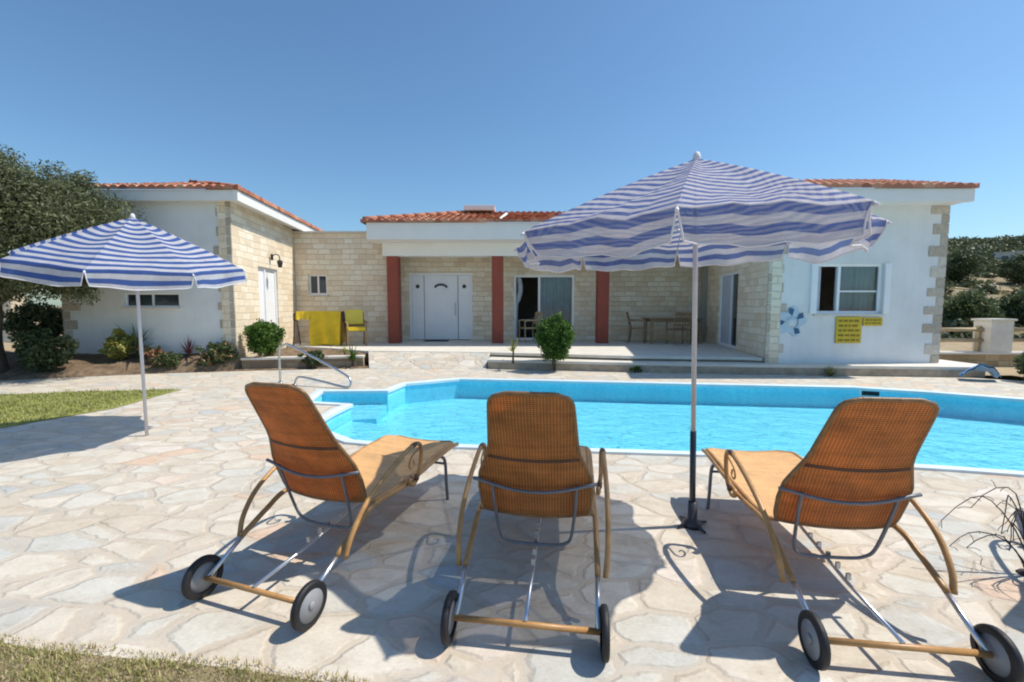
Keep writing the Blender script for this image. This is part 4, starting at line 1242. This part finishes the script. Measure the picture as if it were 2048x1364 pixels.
def make_lounger():
    t = thing('sun_lounger', '', 'sun lounger', (0, 0, 0), 0, 'rattan sun loungers')
    # backrest shell
    nu, nv = 16, 40
    def shell(fn, hwf, nv, uvlen, name, mat, thick, ndir):
        mb = MB(); A = []; B = []; UV = []
        for j in range(nv + 1):
            v = j / nv; hw = hwf(v)
            for i in range(nu + 1):
                x = -hw + 2 * hw * i / nu
                p = fn(v, x); A.append(p); B.append(p + ndir * thick); UV.append((x + 0.5, v * uvlen))
        W_ = nu + 1
        F_ = [(j * W_ + i, j * W_ + i + 1, (j + 1) * W_ + i + 1, (j + 1) * W_ + i) for j in range(nv) for i in range(nu)]
        mb.add(A, F_, True, uvs=UV); mb.add(B, [tuple(reversed(f)) for f in F_], True, uvs=UV)
        border = [i for i in range(W_)] + [j * W_ + nu for j in range(1, nv + 1)] + [nv * W_ + i for i in range(nu - 1, -1, -1)] + [j * W_ for j in range(nv - 1, 0, -1)]
        ob = mb.build(name, M[mat], t)
        return ob, [(A[k] + B[k]) / 2 for k in border]
    nb = Vector((0, 0.67, 0.315)).normalized()
    bk, bord = shell(back_frame, half_w, nv, 0.74, 'backrest', 'weave', 0.012, nb)
    mb = MB(); mb.tube(bord, 0.0098, 8, closed=True); mb.build('rim', M['rimcane'], bk)
    mb = MB()
    for t_ in (0.49, 0.503):
        hw = half_w(t_) - 0.01
        mb.tube([back_frame(t_, -hw + 2 * hw * i / 12) - nb * 0.002 for i in range(13)], 0.0036, 6)
    mb.build('seam', M['canedark'], bk)
    st, bord = shell(lambda v, x: seat_pt(v, x)[0], lambda v: seat_pt(v, 0)[1], 40, 1.06, 'seat', 'weave2', 0.012, Vector((0, 0, 1)))
    mb = MB(); mb.tube(bord, 0.0125, 8, closed=True); mb.build('rim', M['cane'], st)
    # side rails: aluminium near the wheels, cane further on
    for sx in (-1, 1):
        mb = MB(); mb.tube([(sx * 0.292, 0.0, 0.10), (sx * 0.297, 0.12, 0.160), (sx * 0.30, 0.24, 0.225)], 0.0115, 10); mb.build('rail_end', M['alu'], t)
        mb = MB(); mb.tube(smooth_path([(sx * 0.30, 0.20, 0.208), (sx * 0.30, 0.36, 0.285), (sx * 0.30, 0.50, 0.335), (sx * 0.302, 0.8, 0.322), (sx * 0.302, 1.15, 0.35), (sx * 0.30, 1.42, 0.365), (sx * 0.285, 1.56, 0.345)]), 0.0138, 10); mb.build('side_rail', M['cane'], t)
        # bent cane armrest with scrolled front
        P_ = smooth_path([(sx * 0.335, 0.215, 0.195), (sx * 0.345, 0.25, 0.285), (sx * 0.352, 0.34, 0.39), (sx * 0.355, 0.48, 0.47), (sx * 0.355, 0.66, 0.535), (sx * 0.355, 0.80, 0.568), (sx * 0.352, 0.88, 0.56),
                          (sx * 0.35, 0.912, 0.515), (sx * 0.35, 0.905, 0.45), (sx * 0.348, 0.89, 0.39), (sx * 0.34, 0.875, 0.345), (sx * 0.335, 0.845, 0.318), (sx * 0.33, 0.815, 0.325), (sx * 0.33, 0.808, 0.345), (sx * 0.33, 0.822, 0.355)], 5)
        mb = MB(); mb.tube(P_, 0.0128, 10); ar = mb.build('armrest', M['cane'], t)
        mb = MB(); mb.tube(smooth_path([(sx * 0.352, 0.88, 0.53), (sx * 0.35, 0.80, 0.50), (sx * 0.345, 0.78, 0.455), (sx * 0.34, 0.81, 0.425), (sx * 0.34, 0.845, 0.44), (sx * 0.34, 0.835, 0.47)]), 0.0055, 8)
        mb.build('scroll', M['cane'], ar)
        for (a_, b_) in (((sx * 0.355, 0.80, 0.568), (sx * 0.354, 0.84, 0.569)), ((sx * 0.34, 0.865, 0.335), (sx * 0.343, 0.872, 0.37))):
            mb = MB(); mb.tube([Vector(a_), Vector(b_)], 0.0152, 10); mb.build('cane_binding', M['canedark'], ar)
        # wheel
        mb = MB(); c = Vector((sx * 0.318, 0, 0.10))
        prof = [(-0.014, 0.07), (-0.015, 0.09), (-0.010, 0.0985), (0.0, 0.1), (0.010, 0.0985), (0.015, 0.09), (0.014, 0.07)]
        vs = []; seg = 36
        for (dx, rr) in prof:
            vs += [(c.x + dx, c.y + rr * math.cos(2 * math.pi * k / seg), c.z + rr * math.sin(2 * math.pi * k / seg)) for k in range(seg)]
        fs = [(j * seg + k, (j + 1) * seg + k, (j + 1) * seg + (k + 1) % seg, j * seg + (k + 1) % seg) for j in range(len(prof) - 1) for k in range(seg)]
        mb.add(vs, fs, True); wh = mb.build('wheel', M['tyre'], t)
        mb = MB(); mb.tube([(c.x - sx * 0.006, 0, 0.10), (c.x + sx * 0.0125, 0, 0.10)], 0.089, 36); mb.tube([(c.x + sx * 0.0126, 0, 0.10), (c.x + sx * 0.021, 0, 0.10)], [0.02, 0.014], 18)
        mb.build('hub', M['hub'], wh)
    mb = MB(); mb.cyl((-0.3, 0, 0.10), (0.3, 0, 0.10), 0.0125, 12); mb.build('axle', M['cane'], t)
    # notched centre rail
    mb = MB(); mb.tube([(0, 0.0, 0.115), (0, 0.36, 0.138), (0, 0.82, 0.20), (0, 0.98, 0.33)], 0.0085, 8)
    for k in range(5): mb.box((0, 0.34 + k * 0.08, 0.168 + k * 0.006), (0.018, 0.012, 0.03))
    mb.build('notched_rail', M['alu'], t)
    # prop bracket hung from the backrest
    mb = MB(); w_ = 0.205
    a = back_frame(0.30, w_) - nb * 0.02
    mb.tube(smooth_path([(-w_, a.y, a.z), (-w_ * 0.97, 0.40, 0.42), (-w_ * 0.88, 0.455, 0.245), (-w_ * 0.72, 0.475, 0.195), (-w_ * 0.4, 0.48, 0.18), (w_ * 0.4, 0.48, 0.18), (w_ * 0.72, 0.475, 0.195), (w_ * 0.88, 0.455, 0.245), (w_ * 0.97, 0.40, 0.42), (w_, a.y, a.z)]), 0.0082, 10)
    mb.build('prop_bracket', M['steel'], t)
    mb = MB(); P_ = []
    for i in range(13):
        x = -0.30 + 0.6 * i / 12
        y = back_frame(0.30, min(max(x, -0.28), 0.28)) - nb * 0.016
        P_.append((x, y.y - 0.004, y.z + 0.006 - 0.034 * math.cos(math.pi * x / 0.6)))
    mb.tube(P_, 0.0085, 10); mb.build('crossbar', M['steel'], t)
    # front legs
    for sx in (-1, 1):
        mb = MB(); mb.tube(smooth_path([(sx * 0.24, 1.30, 0.335), (sx * 0.285, 1.32, 0.32), (sx * 0.295, 1.34, 0.27), (sx * 0.30, 1.345, 0.12), (sx * 0.305, 1.35, 0.0)]), 0.0115, 10); mb.build('leg', M['steel'], t)
    mb = MB(); mb.cyl((-0.29, 1.338, 0.27), (0.29, 1.338, 0.27), 0.009, 10); mb.build('stretcher', M['steel'], t)
    mb = MB(); mb.cyl((-0.29, 0.82, 0.31), (0.29, 0.82, 0.31), 0.011, 10); mb.build('stretcher', M['steel'], t)
    return t
proto = make_lounger()
spots = [(-1.185, 1.945, -18.5, 'left rattan sun lounger with grey hubs nearest the handrail'),
         (0.055, 1.725, -8.0, 'middle rattan sun lounger directly behind the parasol shadow'),
         (1.495, 1.605, -7.0, 'rattan sun lounger to the right of the wrinkled parasol pole'),
         (2.84, 1.70, -45.0, 'far right rattan sun lounger beyond the edge of the paving view')]
for i, (x, y, a, lb) in enumerate(spots):
    o = proto if i == 0 else copy_tree(proto)
    o.location = (x, y, 0.0); o.rotation_euler = (0, 0, R(a)); o['label'] = lb

# ------------------------------------------------------------------ pool handrail
t = thing('handrail', 'bent steel pool handrail beside the entry steps', 'handrail', (-4.25, 8.08, 0))
def hp(x, y, z): return (x + 4.25, y - 8.08, z)
P_ = smooth_path([hp(-4.25, 8.08, 0), hp(-4.25, 8.08, 0.5), hp(-4.23, 8.07, 0.62), hp(-4.12, 8.03, 0.70), hp(-3.98, 7.98, 0.69), hp(-3.4, 7.74, 0.47), hp(-2.86, 7.52, 0.24), hp(-2.74, 7.46, 0.15), hp(-2.74, 7.44, 0.05),
                  hp(-2.86, 7.47, 0.03), hp(-3.3, 7.62, 0.10), hp(-3.72, 7.78, 0.15), hp(-3.84, 7.84, 0.10), hp(-3.88, 7.86, 0.0)])
mb = MB(); mb.tube(P_, 0.02, 12); mb.build('rail', M['chrome'], t)
mb = MB(); mb.cyl(hp(-4.25, 8.08, 0.001), hp(-4.25, 8.08, 0.012), 0.045); mb.build('flange', M['chrome'], t)
mb = MB(); mb.cyl(hp(-3.88, 7.86, 0.001), hp(-3.88, 7.86, 0.012), 0.045); mb.build('flange', M['chrome'], t)

t = thing('pool_skimmer', 'small dark skimmer opening in the far pool wall', 'skimmer', (6.08, 7.455, -0.075), R(-20))
mb = MB(); mb.bbox(-0.16, 0.16, -0.02, 0.02, -0.05, 0.05); mb.build('housing', M['pvc'], t)
mb = MB(); mb.bbox(-0.13, 0.13, -0.03, -0.021, -0.035, 0.035); mb.build('flap', M['dark'], t)

# blue folded float at the end of the terrace
t = thing('pool_float', 'crumpled blue pool float lying at the right end of the terrace step', 'pool float', (8.8, 8.35, 0.0), R(-20))
mb = MB(); vs = []; nx, ny = 14, 12
g = random.Random(4)
for j in range(ny + 1):
    for i in range(nx + 1):
        u, v = i / nx, j / ny
        x = -0.3 + 0.55 * u + 0.12 * v; y = -0.22 + 0.4 * v
        z = 0.33 * math.sin(math.pi * min(1, u * 0.75 + 0.12)) * (1 - 0.4 * v) + 0.02 * math.sin(18 * u + 7 * v)
        vs.append((x, y, max(0.005, z)))
F_ = [(j * (nx + 1) + i, j * (nx + 1) + i + 1, (j + 1) * (nx + 1) + i + 1, (j + 1) * (nx + 1) + i) for j in range(ny) for i in range(nx)]
mb.add(vs, F_, True); mb.add([(x, y, z - 0.03) for x, y, z in vs], [tuple(reversed(f)) for f in F_], True); mb.build('float_body', M['float_'], t)

# ------------------------------------------------------------------ plants
def shrub(name, label, loc, rad, n, per, leaf, mat, stem_h=0.0, seed=1, aspect=0.5, cat='shrub', clr=0.3, zc=None, shell=0.4, extra=None):
    t = thing(name, label, cat, loc)
    g = np.random.default_rng(seed)
    zc = stem_h + rad[2] if zc is None else zc
    C_ = crown_pts((0, 0, zc), rad, n, g, shell, 0.2)
    C_[:, 2] = np.maximum(C_[:, 2], 0.03)
    V, F = leaf_cloud(C_, np.full(n, clr * min(rad)), per, leaf, aspect, seed=seed)
    V[:, 2] = np.maximum(V[:, 2], 0.005)
    fo = np_mesh('foliage', V, F, M[mat], t)
    mb = MB()
    gg = random.Random(seed)
    for k in range(5):
        a = gg.uniform(0, 6.28)
        mb.tube([(0.02 * math.cos(a), 0.02 * math.sin(a), -0.03), (0.3 * rad[0] * math.cos(a), 0.3 * rad[1] * math.sin(a), max(stem_h, zc * 0.6)), (0.7 * rad[0] * math.cos(a), 0.7 * rad[1] * math.sin(a), zc)], [0.016, 0.01, 0.004], 6)
    mb.build('stem', M['bark'], t)
    if extra:
        V, F = leaf_cloud(C_[: n // 2], np.full(n // 2, clr * min(rad) * 1.2), extra[1], leaf * 0.9, 0.8, seed=seed + 5)
        V[:, 2] = np.maximum(V[:, 2], 0.005)
        np_mesh('flowers', V, F, M[extra[0]], t)
    return t

shrub('round_shrub', 'clipped bright green shrub on a stem left of the handrail', (-5.60, 10.0, 0.2), (0.34, 0.34, 0.36), 200, 75, 0.055, 'green', 0.14, 2)
shrub('round_shrub', 'bright green ball shrub on a stem in front of the porch step', (0.93, 9.50, 0.0), (0.34, 0.34, 0.50), 300, 75, 0.055, 'green', 0.22, 3)
shrub('flowering_shrub', 'pale green flowering shrub at the corner of the white left wing', (-6.42, 9.62, 0.1), (0.42, 0.25, 0.24), 90, 45, 0.05, 'bushg', 0.02, 4, extra=('flower', 6))
shrub('flowering_shrub', 'small leafy shrub at the foot of the left parasol pole', (-7.3, 9.35, 0.05), (0.28, 0.2, 0.22), 60, 40, 0.05, 'bushg', 0.0, 5, extra=('flower', 3))
shrub('low_shrub', 'low grey green shrub in front of the planter wall behind the handrail', (-4.45, 9.86, 0.02), (0.30, 0.12, 0.21), 70, 40, 0.045, 'bushg', 0.0, 6)
shrub('leafy_shrub', 'dark glossy shrub at the left edge under the olive tree', (-9.25, 8.75, 0.1), (0.5, 0.32, 0.42), 130, 45, 0.07, 'darkg', 0.0, 7)
shrub('leafy_shrub', 'tall black green shrub between the olive trunk and the white wall', (-10.9, 10.3, 0.3), (0.8, 0.45, 0.62), 170, 45, 0.08, 'darkg', 0.0, 8)
shrub('leafy_shrub', 'dark weedy shrub beside the blue float at the right edge', (9.75, 8.15, 0.0), (0.35, 0.3, 0.3), 90, 40, 0.05, 'bushg', 0.0, 9)
shrub('cactus_shrub', 'yellow green broad leaved plant behind the left parasol pole', (-8.35, 9.45, 0.25), (0.30, 0.2, 0.30), 30, 14, 0.16, 'yel_l', 0.05, 10, aspect=0.55, clr=0.4)
shrub('weed', 'tiny green weed tuft at the foot of the middle of the step', (2.62, 9.28, 0.0), (0.14, 0.05, 0.08), 14, 30, 0.05, 'green', 0.0, 11)
shrub('flowering_shrub', 'orange pink flowers left of the dark red spiky plant', (-7.75, 9.50, 0.2), (0.3, 0.15, 0.18), 40, 30, 0.045, 'bushg', 0.02, 21, extra=('flower', 30))

def spiky(name, label, loc, n, L, w, mat, seed, stem=0.0, spread=1.0, cat='plant', droop=0.35):
    t = thing(name, label, cat, loc)
    g = random.Random(seed); V = []; F = []
    for k in range(n):
        a = g.uniform(0, 6.28); el = g.uniform(0.25, 1.45); l = L * g.uniform(0.6, 1.1)
        b = Vector((-math.sin(a), math.cos(a), 0)); prev = None
        for s in range(6):
            u = s / 5
            r_ = l * u * math.cos(el) * spread; z = stem + l * u * math.sin(el) - droop * l * u * u * math.cos(el)
            p = Vector((math.cos(a) * r_, math.sin(a) * r_, max(0.004, z))); ww = w * (1 - u) * (0.5 + 2 * u if u < 0.25 else 1) + 0.001
            V += [p - b * ww, p + b * ww]
            if s: o = len(V) - 4; F.append((o, o + 1, o + 3, o + 2))
    np_mesh('leaves', np.array([tuple(v) for v in V]), np.array(F), M[mat], t)
    mb = MB(); mb.tube([(0, 0, -0.03), (0.01, 0, max(stem, 0.04) + 0.02)], [0.025, 0.018], 8); mb.build('stem', M['bark'], t)
    return t
spiky('cordyline', 'dark red spiky plant in front of the white left wall', (-7.05, 9.66, 0.3), 46, 0.42, 0.014, 'redl', 2, 0.06)
spiky('yucca', 'pale spiky plant in front of the red middle column', (0.02, 9.66, 0.18), 30, 0.42, 0.016, 'yel_l', 3, 0.22)
spiky('palm_plant', 'young fan leaved plant left of the top of the paved ramp', (-3.62, 10.02, 0.05), 30, 0.42, 0.03, 'green', 4, 0.12)
spiky('grass_tuft', 'tuft of striped grass at the foot of the right wing step', (6.35, 8.80, 0.0), 60, 0.26, 0.012, 'yel_l', 5, 0.0)
spiky('palm_plant', 'tall arching palm leaves against the white wall behind the left parasol', (-8.15, 9.62, 0.3), 26, 0.85, 0.035, 'bushg', 8, 0.15)
spiky('palm_plant', 'small yellowish plant beside the top of the yellow cloth steps', (-3.95, 10.45, 0.24), 22, 0.28, 0.02, 'yel_l', 12, 0.05)

t = thing('dry_plant', 'dry leafless plant with thin arching dark stems at the right edge of the paving', 'plant', (2.70, 2.22, 0.0))
g = random.Random(17)
for k in range(13):
    a = g.uniform(0, 6.28) if k > 6 else g.uniform(2.4, 4.0); L_ = g.uniform(0.22, 0.42); h_ = g.uniform(0.18, 0.46)
    P_ = []
    for q in range(9):
        u = q / 8
        P_.append((math.cos(a + 0.5 * u) * L_ * (u ** 1.2) + 0.012 * math.sin(9 * u + k), math.sin(a + 0.5 * u) * L_ * (u ** 1.2) * 0.6, h_ * math.sin(math.pi * min(1.0, 0.78 * u)) + 0.004))
    mb = MB(); mb.tube(P_, list(np.linspace(0.0042, 0.0018, 9)), 6)
    for q in (3, 5, 6, 8):
        p = Vector(P_[q]); d = Vector((g.uniform(-1, 1), g.uniform(-1, 1), g.uniform(-0.8, 0.6))).normalized() * g.uniform(0.03, 0.07)
        mb.tube(smooth_path([p, p + d * 0.6 + Vector((0, 0, 0.008)), p + d], 3), 0.0016, 5)
    mb.build('stem', M['twig'], t)
mb = MB(); mb.tube([(0, 0, 0.0), (0, 0, 0.012), (0, 0, 0.02)], [0.05, 0.04, 0.012], 12); mb.build('root_crown', M['twig'], t)

# olive tree
def tree(name, label, loc, trunk, clumps, per, leaf, mat, seed, cat='tree', group=None, limb_r=0.05, aspect=0.3, clr=(0.28, 0.55)):
    t = thing(name, label, cat, loc, 0, group)
    g = np.random.default_rng(seed)
    V, F = leaf_cloud(clumps, clr[0] + (clr[1] - clr[0]) * g.random(len(clumps)), per, leaf, aspect, droop=0.25, seed=seed, outward=0.8)
    np_mesh('crown', V, F, M[mat], t)
    mb = MB(); mb.tube(smooth_path(trunk[0], 4), list(np.linspace(trunk[1], trunk[2], len(trunk[0]) * 4 - 3)), 12)
    topp = Vector(trunk[0][-1]); low = Vector(trunk[0][-2])
    sel = list(range(0, len(clumps), max(1, len(clumps) // 34)))
    for k in sel:
        c = Vector(clumps[k]); st = low.lerp(topp, g.random())
        m_ = st.lerp(c, 0.5) + Vector(g.normal(size=3) * 0.12)
        mb.tube(smooth_path([st, m_, c], 4), list(np.linspace(limb_r, 0.008, 9)), 6)
    mb.build('trunk', M['bark'], t)
    return t
g = np.random.default_rng(31)
cl = np.concatenate([crown_pts((-0.5, 0, 2.9), (2.3, 1.7, 1.28), 300, g, 0.45, 0.2), crown_pts((1.2, -0.2, 2.4), (1.18, 1.1, 1.0), 150, g, 0.4, 0.25), crown_pts((1.25, 0.1, 3.05), (0.85, 0.9, 0.68), 95, g, 0.35, 0.25), crown_pts((-0.6, 0.0, 1.9), (1.8, 1.4, 0.6), 60, g, 0.3, 0.2)])
cl = cl[cl[:, 2] > 1.25]
tree('olive_tree', 'large olive tree with grey green crown at the left edge', (-9.75, 8.55, 0.1), ([(-0.3, 0, -0.1), (-0.42, 0.05, 0.6), (-0.25, 0, 1.2), (-0.35, 0.05, 1.9)], 0.24, 0.13), cl, 300, 0.075, 'olive', 5, clr=(0.2, 0.42))

# ------------------------------------------------------------------ right: fence, pillar, hill
low_wall([(9.9, 10.45), (12.5, 10.4), (19.0, 10.6)], 0.30, 0.3, 'boundary_wall', 'low ochre stone boundary wall with pale cap right of the villa', 'slab', 'ochre', -0.02)
t = thing('fence_pillar', 'pale stone pillar rising from the boundary wall between rail fences', 'pillar', (11.31, 10.45, 0.325))
mb = MB(); 
def uvbox(mb, x0, x1, y0, y1, z0, z1):
    for (p, q) in (((x0, y0), (x1, y0)), ((x1, y0), (x1, y1)), ((x1, y1), (x0, y1)), ((x0, y1), (x0, y0))):
        L_ = math.dist(p, q); mb.add([(*p, z0), (*q, z0), (*q, z1), (*p, z1)], [(0, 1, 2, 3)], uvs=[(0, z0), (L_, z0), (L_, z1), (0, z1)])
uvbox(mb, -0.26, 0.26, -0.2, 0.2, 0.002, 0.73); mb.build('pillar_shaft', M['slab'], t)
mb = MB(); mb.bbox(-0.30, 0.30, -0.24, 0.24, 0.732, 0.78); mb.build('pillar_cap', M['slab'], t, bevel=0.008)
def fence(label, pts):
    t = thing('rail_fence', label, 'fence', (0, 0, 0), 0, 'rail fences on the boundary wall')
    for (x, y) in pts:
        mb = MB(); mb.bbox(x - 0.05, x + 0.05, y - 0.05, y + 0.05, 0.327, 0.93); mb.build('post', M['rail'], t)
    for z in (0.60, 0.85):
        mb = MB(); mb.tube([(x, y - 0.07, z) for x, y in pts], 0.045, 8); mb.build('rail', M['rail'], t)
fence('wooden two rail fence between the villa corner and the pale pillar', [(10.0, 10.5), (11.04, 10.5)])
fence('wooden two rail fence running right from the pale pillar', [(11.60, 10.5), (13.6, 10.5), (15.6, 10.55)])

# hillside: terrain rising to the right and behind
mb = MB(); vs = []; nx, ny = 70, 50
def hillz(x, y):
    f = max(0, min(1, (x - 12) / 9))
    z = np.interp(y, [6, 15, 25, 35, 46, 62, 75, 200], [-1.3, -0.5, 0.9, 2.7, 5.4, 10.2, 11.8, 13])
    return float(-1.2 + (z + 1.2) * f + (0.35 * math.sin(x * 0.17) * math.sin(y * 0.13) + 0.5 * math.sin(x * 0.06 + 1)) * f * min(1, y / 60))
for j in range(ny + 1):
    for i in range(nx + 1):
        x = 12 + 190 * (i / nx) ** 1.4; y = 15 + 180 * (j / ny) ** 1.3
        vs.append((x, y, hillz(x, y) if i and j else -2.5))
mb.add(vs, [(j * (nx + 1) + i, j * (nx + 1) + i + 1, (j + 1) * (nx + 1) + i + 1, (j + 1) * (nx + 1) + i) for j in range(ny) for i in range(nx)], True)
tag(mb.build('hill', M['hill']), kind='structure')
g = np.random.default_rng(9)
C_ = []; rd = []
while len(C_) < 2200:
    y = g.uniform(16, 100); x = y * g.uniform(0.85, 1.45)
    if (y < 27 and g.random() < 0.62) or (27 < y < 42 and g.random() < 0.86): continue
    if x < 14: continue
    r = g.uniform(0.3, 0.8) * (0.25 + y / 45); C_.append((x, y, hillz(x, y) + r * 0.3)); rd.append(r)
V, F = leaf_cloud(C_, rd, 90, 0.34, 0.7, squash=0.75, seed=9)
tag(np_mesh('hillside_scrub', V, F, M['scrub']), 'dark green scrub covering the hillside right of the villa', 'scrub', kind='stuff')
C_ = []; rd = []
while len(C_) < 500:
    y = g.uniform(14, 45); x = y * g.uniform(0.85, 1.45)
    if x < 14: continue
    r = g.uniform(0.15, 0.35); C_.append((x, y, hillz(x, y) + r * 0.3)); rd.append(r)
V, F = leaf_cloud(C_, rd, 50, 0.13, 0.4, squash=0.6, seed=19)
tag(np_mesh('dry_scrub', V, F, M['dryscrub']), 'yellow dry grass tussocks behind the boundary wall', 'dry grass', kind='stuff')
g = np.random.default_rng(12)
for k, (x, y, s, lb, mt) in enumerate([(38.0, 38.0, 1.1, 'dark round tree on the slope nearest the villa corner', 'darkg'), (43.5, 38.5, 1.0, 'dark tree at the far right edge behind the pillar', 'darkg'),
                               (21.6, 21.0, 0.6, 'olive green bushy tree behind the left rail fence', 'bushg'), (24.6, 21.5, 0.55, 'dark green bushy tree behind the right rail fence', 'darkg')]):
    z = hillz(x, y)
    cl = crown_pts((0, 0, 1.45 * s), (1.6 * s, 1.3 * s, 1.2 * s), 110, g, 0.4, 0.25)
    cl[:, 2] = np.maximum(cl[:, 2], 0.2)
    tree('hillside_tree', lb, (x, y, z - 0.1), ([(0, 0, 0), (0.05, 0, 0.6 * s), (0, 0, 1.1 * s)], 0.13, 0.08), cl, 80, 0.2, mt, 50 + k, group='trees on the slope right of the villa', clr=(0.3, 0.5))
mb = MB(); vs = []
for i in range(30):
    x = 30 + i * 1.2
    for y in (34.2, 35.8):
        vs.append((x, y, hillz(x, y) + 0.06))
mb.add(vs, [(2 * i, 2 * i + 2, 2 * i + 3, 2 * i + 1) for i in range(29)], True)
tag(mb.build('track', M['earth']), kind='structure')
t = thing('far_house', 'tiny pale house half hidden by scrub on the hillside', 'house', (54.6, 49.0, hillz(54.6, 49.0)), R(-40))
mb = MB(); mb.bbox(-1.5, 1.5, -1.2, 1.2, -0.5, 1.15); mb.build('wall', M['slab'], t)
mb = MB(); mb.prism([(-1.6, -1.3), (1.6, -1.3), (1.6, 1.3), (-1.6, 1.3)], 1.152, 1.28); mb.build('roof', M['slab'], t)
for x in (-0.8, 0.6):
    mb = MB(); mb.bbox(x - 0.25, x + 0.25, -1.23, -1.201, 0.3, 0.85); mb.build('window', M['glass'], t)
